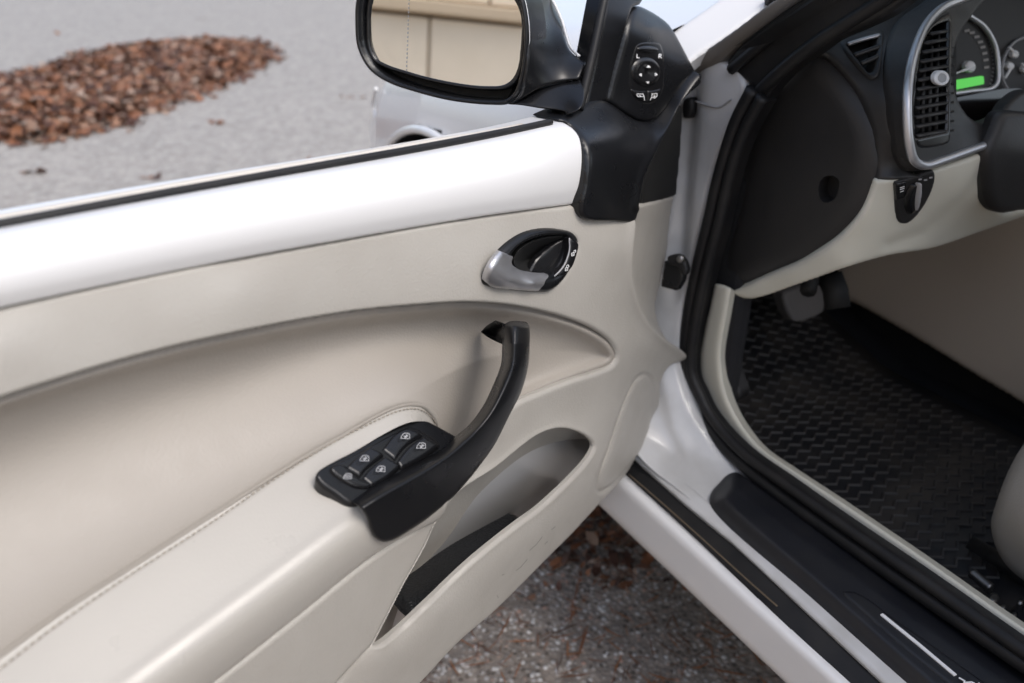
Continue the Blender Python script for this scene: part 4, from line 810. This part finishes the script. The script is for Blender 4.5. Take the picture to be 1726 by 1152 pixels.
# dash top running to the screen and the far side
dt = []
for x in np.linspace(0.80, 2.05, 14): dt.append([(x, y + 0.05 * math.sin((x - .7) * 2.3), z) for y, z in ((0.585, .835), (0.60, 0.872), (0.64, 0.885), (0.72, 0.875), (0.75, 0.80), (0.62, 0.70))])
loft('dash_top', dt, M['dash'], dash)
# corner demister vent
patch('surround', [dvl, dvi], lift(fa_s, 0.004), M['dash'], dv, NR, 2.5, 5, 0.004, 0.012)
patch('recess', [c_ for c_ in [np.array([(1420, 72), (1490, 52), (1486, 122), (1468, 130)])]], lambda px, py: fa_s(px, py) + 0.018, M['dark'], dv, NR, 5, 0, 0, 0.004)
for (a, b) in (((1440, 94), (1483, 79)), ((1452, 108), (1480, 96))):
    tube_px('slat', [a, ((a[0] + b[0]) / 2, (a[1] + b[1]) / 2), b], fa_s, 0.0026, M['dash'], dv, seg=6, dz=0.002)
tube_px('bright_edge', [(1430, 75), (1455, 67), (1482, 60)], fa_s, 0.0022, M['silver'], dv, seg=6, dz=0.003)
# instrument binnacle
bi = empty('binnacle', car); NB = nz((-0.15, -1, 0.12))
bs_s = WS([(1495, 73, 'y', .542), (1495, 170, 'y', .498), (1505, 233, 'y', .484), (1522, 282, 'y', .474), (1541, 87, 'y', .505), (1530, 160, 'y', .478), (1531, 240, 'y', .465), (1557, 281, 'y', .46), (1588, 14, 'y', .55), (1540, 20, 'y', .57), (1620, -20, 'y', .58), (1560, -10, 'y', .60)])
patch('binnacle_side', [cr([(1498, 74), (1512, 44), (1535, 22), (1580, -6), (1640, -50), (1680, -40), (1625, 0), (1590, 15), (1563, 42), (1544, 87), (1534, 139), (1532, 191), (1536, 243), (1544, 271), (1562, 283), (1545, 289), (1526, 283), (1510, 250), (1500, 200), (1495, 130)], True, 6)], bs_s, M['dash'], bi, NR, 3.5, 6, 0.005, 0.03)
fc_s = WS([(1541, 87, 'y', .505), (1531, 160, 'y', .477), (1533, 243, 'y', .462), (1557, 281, 'y', .459), (1588, 14, 'y', .55), (1600, 130, 'y', .492), (1605, 230, 'y', .470), (1678, 238, 'y', .475), (1620, 30, 'y', .54), (1640, 200, 'y', .482), (1700, 190, 'y', .50), (1760, 0, 'y', .56), (1760, 200, 'y', .51), (1660, -20, 'y', .565)])
clo = cr([(1637, 33), (1620, 59), (1609, 97), (1609, 139), (1620, 174), (1637, 198), (1658, 208), (1685.7, 198), (1703, 174), (1730, 154), (1800, 150), (1860, 60), (1800, -40), (1700, -30), (1658, 7)], True, 6)
ven = cr([(1602, 20), (1606, 30), (1606, 90), (1605, 150), (1604, 215), (1602, 240), (1592, 246), (1552, 250), (1546, 243), (1541, 200), (1541, 160), (1546, 115), (1556, 70), (1575, 36), (1590, 23)], True, 6)
vhole = cr([(1599, 36, 1), (1600, 120), (1597, 222, 1), (1546, 234, 1), (1544, 200), (1545, 160), (1550, 115), (1559, 72), (1575, 47)], True, 6)
patch('binnacle_face', [cr([(1620, 0), (1588, 14), (1561, 42), (1542, 87), (1531, 139), (1529, 191), (1533, 243), (1542, 271), (1557, 280), (1588, 271), (1678.7, 239), (1710, 225), (1760, 200), (1900, 190), (1900, -90), (1720, -60)], True, 6), clo, vhole], fc_s, M['dash'], bi, NB, 3, 5, 0.004, 0.012)
tube_px('silver_outline', [(1690, -36), (1655, -14), (1620, 0), (1588, 14), (1561, 42), (1541.5, 87), (1531, 139), (1529, 191), (1533, 243), (1541.5, 271), (1557, 279.6), (1588, 271), (1630, 256), (1678.7, 238.5)], fc_s, 0.0042, M['silver'], bi, seg=10, dz=0.002)
av = empty('air_vent', car)
patch('frame', [ven, vhole], lift(fc_s, 0.0025), M['blackfine'], av, NB, 2.2, 4, 0.003, 0.02)
patch('recess', [c for c in [np.array([(1538, 250), (1538, 150), (1556, 50), (1612, 20), (1612, 240)])]], lambda px, py: fc_s(px, py) + 0.030, M['dark'], av, NB, 6, 0, 0, 0.004)
lx = lambda y: float(np.interp(y, [36, 47, 72, 115, 160, 200, 234], [1588, 1575, 1559, 1550, 1545, 1544, 1546]))
for k in range(12):
    yl = 58 + k * 15.6; x0_ = lx(yl); yr = yl - 0.20 * (1600 - x0_)
    P = [pt(x, y, float(fc_s(x, y)) + 0.006) for x, y in ((x0_ - 2, yl), ((x0_ + 1600) / 2, (yl + yr) / 2), (1602, yr))]
    tube('slat', P, 0.0042, M['dash'], av, seg=6, flat=0.45, nref=(0, 0, 1))
for k in range(4):
    x0_ = 1555 + k * 11.5; ytop = 46 if k > 2 else 60 if k > 1 else 80 if k > 0 else 110
    P = [pt(x, y, float(fc_s(x, y)) + 0.011) for x, y in ((x0_ + 3, ytop), (x0_, 140), (x0_ - 1, 236 - k * 2))]
    tube('vertical_fin', P, 0.0022, M['dash'], av, seg=6)
kn = lift(fc_s, 0.012)
patch('knob_ring', [ell(1589.5, 132, 12.5, 13), ell(1589.5, 132, 7, 7.5)], kn, M['ink'], av, NB, 1.6, 3, 0.002, 0.004)
patch('knob', [ell(1589.5, 132, 7.6, 8)], lift(kn, -0.001), M['grey'], av, NB, 1.6, 3, 0.001, 0.003)
ic = empty('instrument_cluster', car)
ic_s = WS([(1620, 40, 'y', .60), (1620, 190, 'y', .565), (1740, 40, 'y', .60), (1740, 190, 'y', .565)])
patch('gauge_face', [cr([(1590, -40, 1), (1860, -60, 1), (1860, 220, 1), (1590, 220, 1)], True, 3)], ic_s, mat('gauge_black', (0.016, 0.014, 0.013), 0.6), ic, NB, 8, 0, 0, 0.01)
hood = [(1590, 60), (1620, 10), (1670, -25), (1760, -50), (1860, -40)]
tube_px('speedometer_ring', [(1628, 24), (1639, 31), (1658, 45), (1675, 73), (1681.5, 104), (1680.5, 139), (1672, 149), (1640, 154), (1605, 159)], ic_s, 0.0030, M['silver'], ic, seg=8, dz=0.006)
tube_px('gauge_ring', [(1760, 60), (1735, 62), (1712, 70), (1697, 88), (1690, 110), (1690, 130), (1698, 150), (1712, 160)], ic_s, 0.0016, M['grey'], ic, seg=8, dz=0.006)
tube_px('needle', [(1606, 126), (1622, 120), (1640, 113)], ic_s, [0.0012] * 8 + [0.0018] * 9, M['ink'], ic, seg=6, dz=0.010)
patch('needle_hub', [ell(1639, 113, 8, 10)], lift(ic_s, 0.012), M['ink'], ic, NB, 2, 4, 0.003, 0.008)
for (a, b) in (((1700, 80), (1714, 92)), ((1694, 132), (1706, 112)), ((1722, 108), (1732, 118))):
    tube_px('small_needle', [a, ((a[0] + b[0]) / 2, (a[1] + b[1]) / 2), b], ic_s, 0.0016, M['ink'], ic, seg=6, dz=0.009)
    patch('small_hub', [ell(b[0], b[1], 5.5, 6.5)], lift(ic_s, 0.011), M['ink'], ic, NB, 2, 3, 0.002, 0.006)
patch('green_display', [np.array([(1608, 136), (1658, 128), (1659, 142), (1609, 152)])], lift(ic_s, 0.003), M['lcd'], ic, NB, 3, 0, 0, 0.003)
for (x, y) in ((720, 150), (745, 160), (768, 180), (785, 205), (797, 230), (806, 260), (812, 292), (815, 328)):
    q = (1380 + x / 2.879, y / 2.879); strokes('scale_mark', [[(q[0] - 3, q[1] + .6), (q[0] + 3, q[1] - .6)]], 4.2, lift(ic_s, 0.001), mat('dim_print', (0.30, 0.28, 0.26), .6) if 'dim' not in M else M['dim'], ic)
for k in range(44):
    a = math.radians(-78 + k * 5.6); x, y = 1634 + 43 * math.cos(a), 108 + 74 * math.sin(a)
    x2, y2 = 1634 + 39 * math.cos(a), 108 + 68 * math.sin(a)
    if x > 1612: strokes('tick_mark', [[(x, y), (x2, y2)]], 1.1, lift(ic_s, 0.001), M['grey'], ic)
patch('warm_lower_lens', [cr([(1612, 165, 1), (1690, 150, 1), (1726, 152), (1700, 180), (1660, 205), (1636, 198), (1618, 180)], True, 4)], lift(ic_s, 0.010), mat('smoked_lens', (0.012, 0.010, 0.010), 0.12), ic, NB, 3, 0, 0, .004)
# ivory lower dash
ivd = empty('lower_dash', car)
iv_s = WS([(1476, 304, 'x', .688), (1451, 361, 'x', .686), (1412, 405, 'x', .686), (1354, 444, 'x', .686), (1296, 468, 'x', .686), (1240, 494, 'x', .684), (1510, 300, 'y', .478), (1575, 287, 'y', .466), (1660, 258, 'y', .468), (1600, 340, 'y', .480), (1680, 355, 'y', .485), (1760, 350, 'y', .49), (1646, 396, 'y', .53), (1432, 452, 'x', .70), (1354, 479, 'x', .690), (1267, 506, 'x', .688), (1760, 362, 'y', .53)], 6e-4)
ivl = cr([(1476, 303, 1), (1508, 301), (1575, 286), (1664, 256, 1), (1664, 290), (1670, 330), (1680, 352), (1694, 360), (1726, 355), (1780, 345, 1), (1780, 352, 1), (1726, 368), (1646, 396), (1573, 420.6), (1500, 433), (1432, 452), (1354.5, 479), (1267, 506), (1246, 502), (1233, 494, 1), (1250, 489), (1296, 468), (1354, 443.5), (1413, 404.6), (1452, 361), (1473, 312)], True, 6)
crn = cr([(1478, 304), (1474, 330), (1460, 362), (1428, 402), (1380, 440), (1310, 474)], False, 5)
patch('ivory_panel', [ivl], iv_s, M['ivory'], ivd, nz((-0.6, -0.8, 0.1)), 3.2, 8, 0.006, 0.03, relief=lambda px, py, d: -0.004 * np.exp(-(dist_poly(px, py, np.array([(1660, 290), (1620, 340), (1560, 392), (1500, 415)]), False) / 12.0) ** 2))
# headlamp switch
ls = empty('headlamp_switch', car); ls_s = lift(iv_s, 0.003)
patch('plate', [cr([(1510, 307, 1), (1540, 298), (1574.5, 286, 1), (1578, 297), (1571, 326.5), (1547, 365), (1529, 378.6), (1515.5, 375), (1510, 354)], True, 6)], ls_s, M['dash'], ls, NB, 2.4, 4, 0.003, 0.02)
patch('dial', [ell(1543, 337, 12, 27, rot=12)], lift(ls_s, 0.008), M['blackfine'], ls, NB, 2, 6, 0.006, 0.006)
patch('dial_ridge', [ell(1551, 333, 4, 24, rot=8)], lift(ls_s, 0.013), M['grey'], ls, NB, 1.8, 3, 0.003, 0.004)
patch('fog_button', [np.array([(1512, 310), (1529, 306), (1526, 334), (1513, 338)])], lift(ls_s, 0.003), M['blackfine'], ls, NB, 1.8, 3, 0.002, 0.006)
strokes('fog_mark', [[(1517, 317), (1524, 315)], [(1517, 320), (1524, 318)], [(1518, 324), (1523, 322)]], 1.4, lift(ls_s, 0.004), M['ink'], ls)
for (x, y) in ((1551, 303), (1560, 304), (1569, 300)): strokes('light_mark', [[(x - 2, y), (x + 2, y - 0.5)]], 2.6, lift(ls_s, 0.001), M['grey'], ls)
# steering column and wheel edge
sc2 = empty('steering_column', car)
shr_s = WS([(1686, 195, 'y', .468), (1660, 259, 'y', .462), (1668, 333, 'y', .462), (1692, 361, 'y', .462), (1760, 340, 'y', .455), (1760, 190, 'y', .46), (1720, 260, 'y', .452)])
patch('shroud_side', [cr([(1690, 192), (1676, 222), (1662, 256), (1663, 290), (1668, 333), (1679, 354), (1694, 361), (1726, 357), (1800, 345), (1800, 200), (1740, 190), (1710, 188)], True, 6)], shr_s, M['dash'], sc2, NB, 3, 14, 0.008, 0.008)
# pedals, floor, console, seat
pd = empty('brake_pedal', car); pd_s = WS([(1320, 495, 'y', .76), (1390, 480, 'y', .76), (1340, 545, 'y', .74), (1392, 525, 'y', .74)])
patch('pedal_pad', [cr([(1322, 497), (1340, 487), (1375, 480), (1389, 486), (1392, 515), (1388, 528), (1345, 545), (1336, 540)], True, 5)], pd_s, mat('grey_rubber', (0.13, 0.125, 0.125), 0.6, bumps=[('noise', 200, .3, .002)]), pd, NB, 3, 5, 0.006, 0.02)
tube('pedal_arm', [pt(1362, 492, .975), pt(1370, 450, 1.0), pt(1380, 380, 1.04)], 0.010, M['dark'], pd)
tube('accelerator_edge', [pt(1398, 465, 1.02), pt(1408, 490, 1.02), pt(1412, 520, 1.02)], 0.016, M['dark'], pd)
fl = empty('cabin_floor', car)
mesh('floor_carpet', [(.64, -1.5, .300), (2.1, -1.5, .300), (2.1, .70, .300), (.64, .70, .300), (.64, 1.16, .46), (2.1, 1.16, .46), (.64, 1.22, .86), (2.1, 1.22, .86)], [[0, 1, 2, 3], [3, 2, 5, 4], [4, 5, 7, 6]], M['carpet'], fl, smooth=False)
box('sill_inner_wall', (.675, -.1, .335), (.02, 1.6, .10), M['carpet'], fl, .004)
box('kick_panel', (.70, .95, .50), (.03, .62, .44), M['carpet'], fl, .01)
patch('foot_rest', [cr([(1216, 600), (1226, 608), (1236, 640), (1245, 668), (1240, 680), (1226, 668), (1216, 640)], True, 5)], PS('x', .72), M['dash'], fl, NSX, 3, 5, .005, .02)
con = empty('centre_console', car)
cs_s = WS([(1420, 470, 'x', 1.13), (1420, 520, 'x', 1.13), (1500, 430, 'x', 1.15), (1760, 370, 'x', 1.15), (1726, 690, 'x', 1.125), (1900, 800, 'x', 1.125), (1900, 380, 'x', 1.15), (1580, 600, 'x', 1.125), (1600, 450, 'x', 1.155)])
patch('side_trim', [cr([(1408, 440), (1432, 360, 1), (1600, 330), (1800, 300, 1), (2000, 400, 1), (2000, 860, 1), (1726, 686), (1640, 634), (1540, 572), (1440, 515), (1418, 505), (1412, 480)], True, 5)], cs_s, M['taupe'], con, NSX, 6, 10, .01, .05)
box('tunnel', (1.36, .25, .45), (.34, 1.9, .34), M['carpet'], con, .02)
st = empty('driver_seat', car); seat_s = WS([(1660, 890, 'x', .800), (1690, 965, 'x', .81), (1726, 995, 'x', .81), (1726, 760, 'x', .800), (1900, 700, 'x', .80), (1900, 1050, 'x', .80), (1720, 880, 'x', .775), (1850, 900, 'x', .765)])
patch('seat_valance', [cr([(1740, 728), (1708, 768), (1688, 805), (1668, 858), (1660, 890), (1668, 930), (1688, 964), (1726, 996), (1800, 1040), (1980, 1080, 1), (1980, 640, 1), (1800, 690)], True, 6)], seat_s, M['trim'], st, NSX, 4, 26, .022, .10)
box('cushion', (1.03, -.05, .55), (.42, .58, .14), M['leather'], st, .05)
box('backrest', (1.03, -.42, .90), (.44, .14, .66), M['leather'], st, .06, Matrix.Rotation(math.radians(-12), 4, 'X'))
tube('seat_rail', [(.835, .36, .325), (.835, .05, .325), (.835, -.3, .325)], .010, M['steel'], st, seg=6)
rb_s = PS('z', .335)
tube_px('rail_lever', [(1638, 966), (1655, 980), (1670, 992)], rb_s, .006, M['steel'], st, seg=8)
tube_px('rail_edge', [(1612, 984), (1660, 1020), (1726, 1070), (1800, 1125)], rb_s, .0035, M['steel'], st, seg=6)
patch('rail_bolt', [ell(1676, 1006, 11, 10)], lift(rb_s, .008), M['steel'], st, nz((0, 0, 1)), 2.5, 5, .005, .012)
for (x, y) in ((1692, 1022), (1710, 1035), (1722, 1012)): patch('rail_stud', [ell(x, y, 6, 5)], lift(rb_s, .004), M['steel'], st, nz((0, 0, 1)), 2.5, 3, .003, .01)
# rubber floor mat with its zigzag treads
fm = empty('floor_mat'); tag(fm, 'black rubber floor mat with zigzag treads in the driver footwell', 'floor mat')
def fz(x, y): return 0.309 + (0 if y < 0.70 else (y - 0.70) * 0.348)
mv = []; mf = []
X_, Y_ = np.linspace(.70, 1.115, 14), np.linspace(.28, 1.10, 30)
for y in Y_:
    for x in X_:
        e = min(x - .70, 1.115 - x, y - .28); mv.append((x, y, fz(x, y) + 0.006 * math.exp(-e / .012)))
for j in range(29):
    for i in range(13): mf.append([j * 14 + i, j * 14 + i + 1, (j + 1) * 14 + i + 1, (j + 1) * 14 + i])
mo = mesh('mat_sheet', mv, mf, M['mat_rub'], fm); sd_ = mo.modifiers.new('thickness', 'SOLIDIFY'); sd_.thickness = .006
def ridge_mesh(flat):
    v = []; f = []; n = 29; w_ = .0019
    for k in range(n):
        x = -.19 + .38 * k / (n - 1); y = .0042 * (1 if k % 2 else -1)
        z = 0 if flat else y * .348
        for (dy, dz) in ((-w_, -.001), (-w_ * .4, .0014), (w_ * .4, .0014), (w_, -.001)): v.append((x, y + dy, z + dz + (0 if flat else dy * .348)))
    for k in range(n - 1):
        for q in range(3): f.append([k * 4 + q, k * 4 + q + 1, (k + 1) * 4 + q + 1, (k + 1) * 4 + q])
    me = bpy.data.meshes.new('tread_ridge'); me.from_pydata(v, [], f); me.materials.append(M['matridge']); return me
r1, r2 = ridge_mesh(True), ridge_mesh(False)
for k in range(44):
    y = .32 + k * .0176
    o = bpy.data.objects.new('tread_ridge', r1 if y < .70 else r2); COL.objects.link(o); o.parent = fm; o.location = (.9075, y, fz(0, y) + .002)
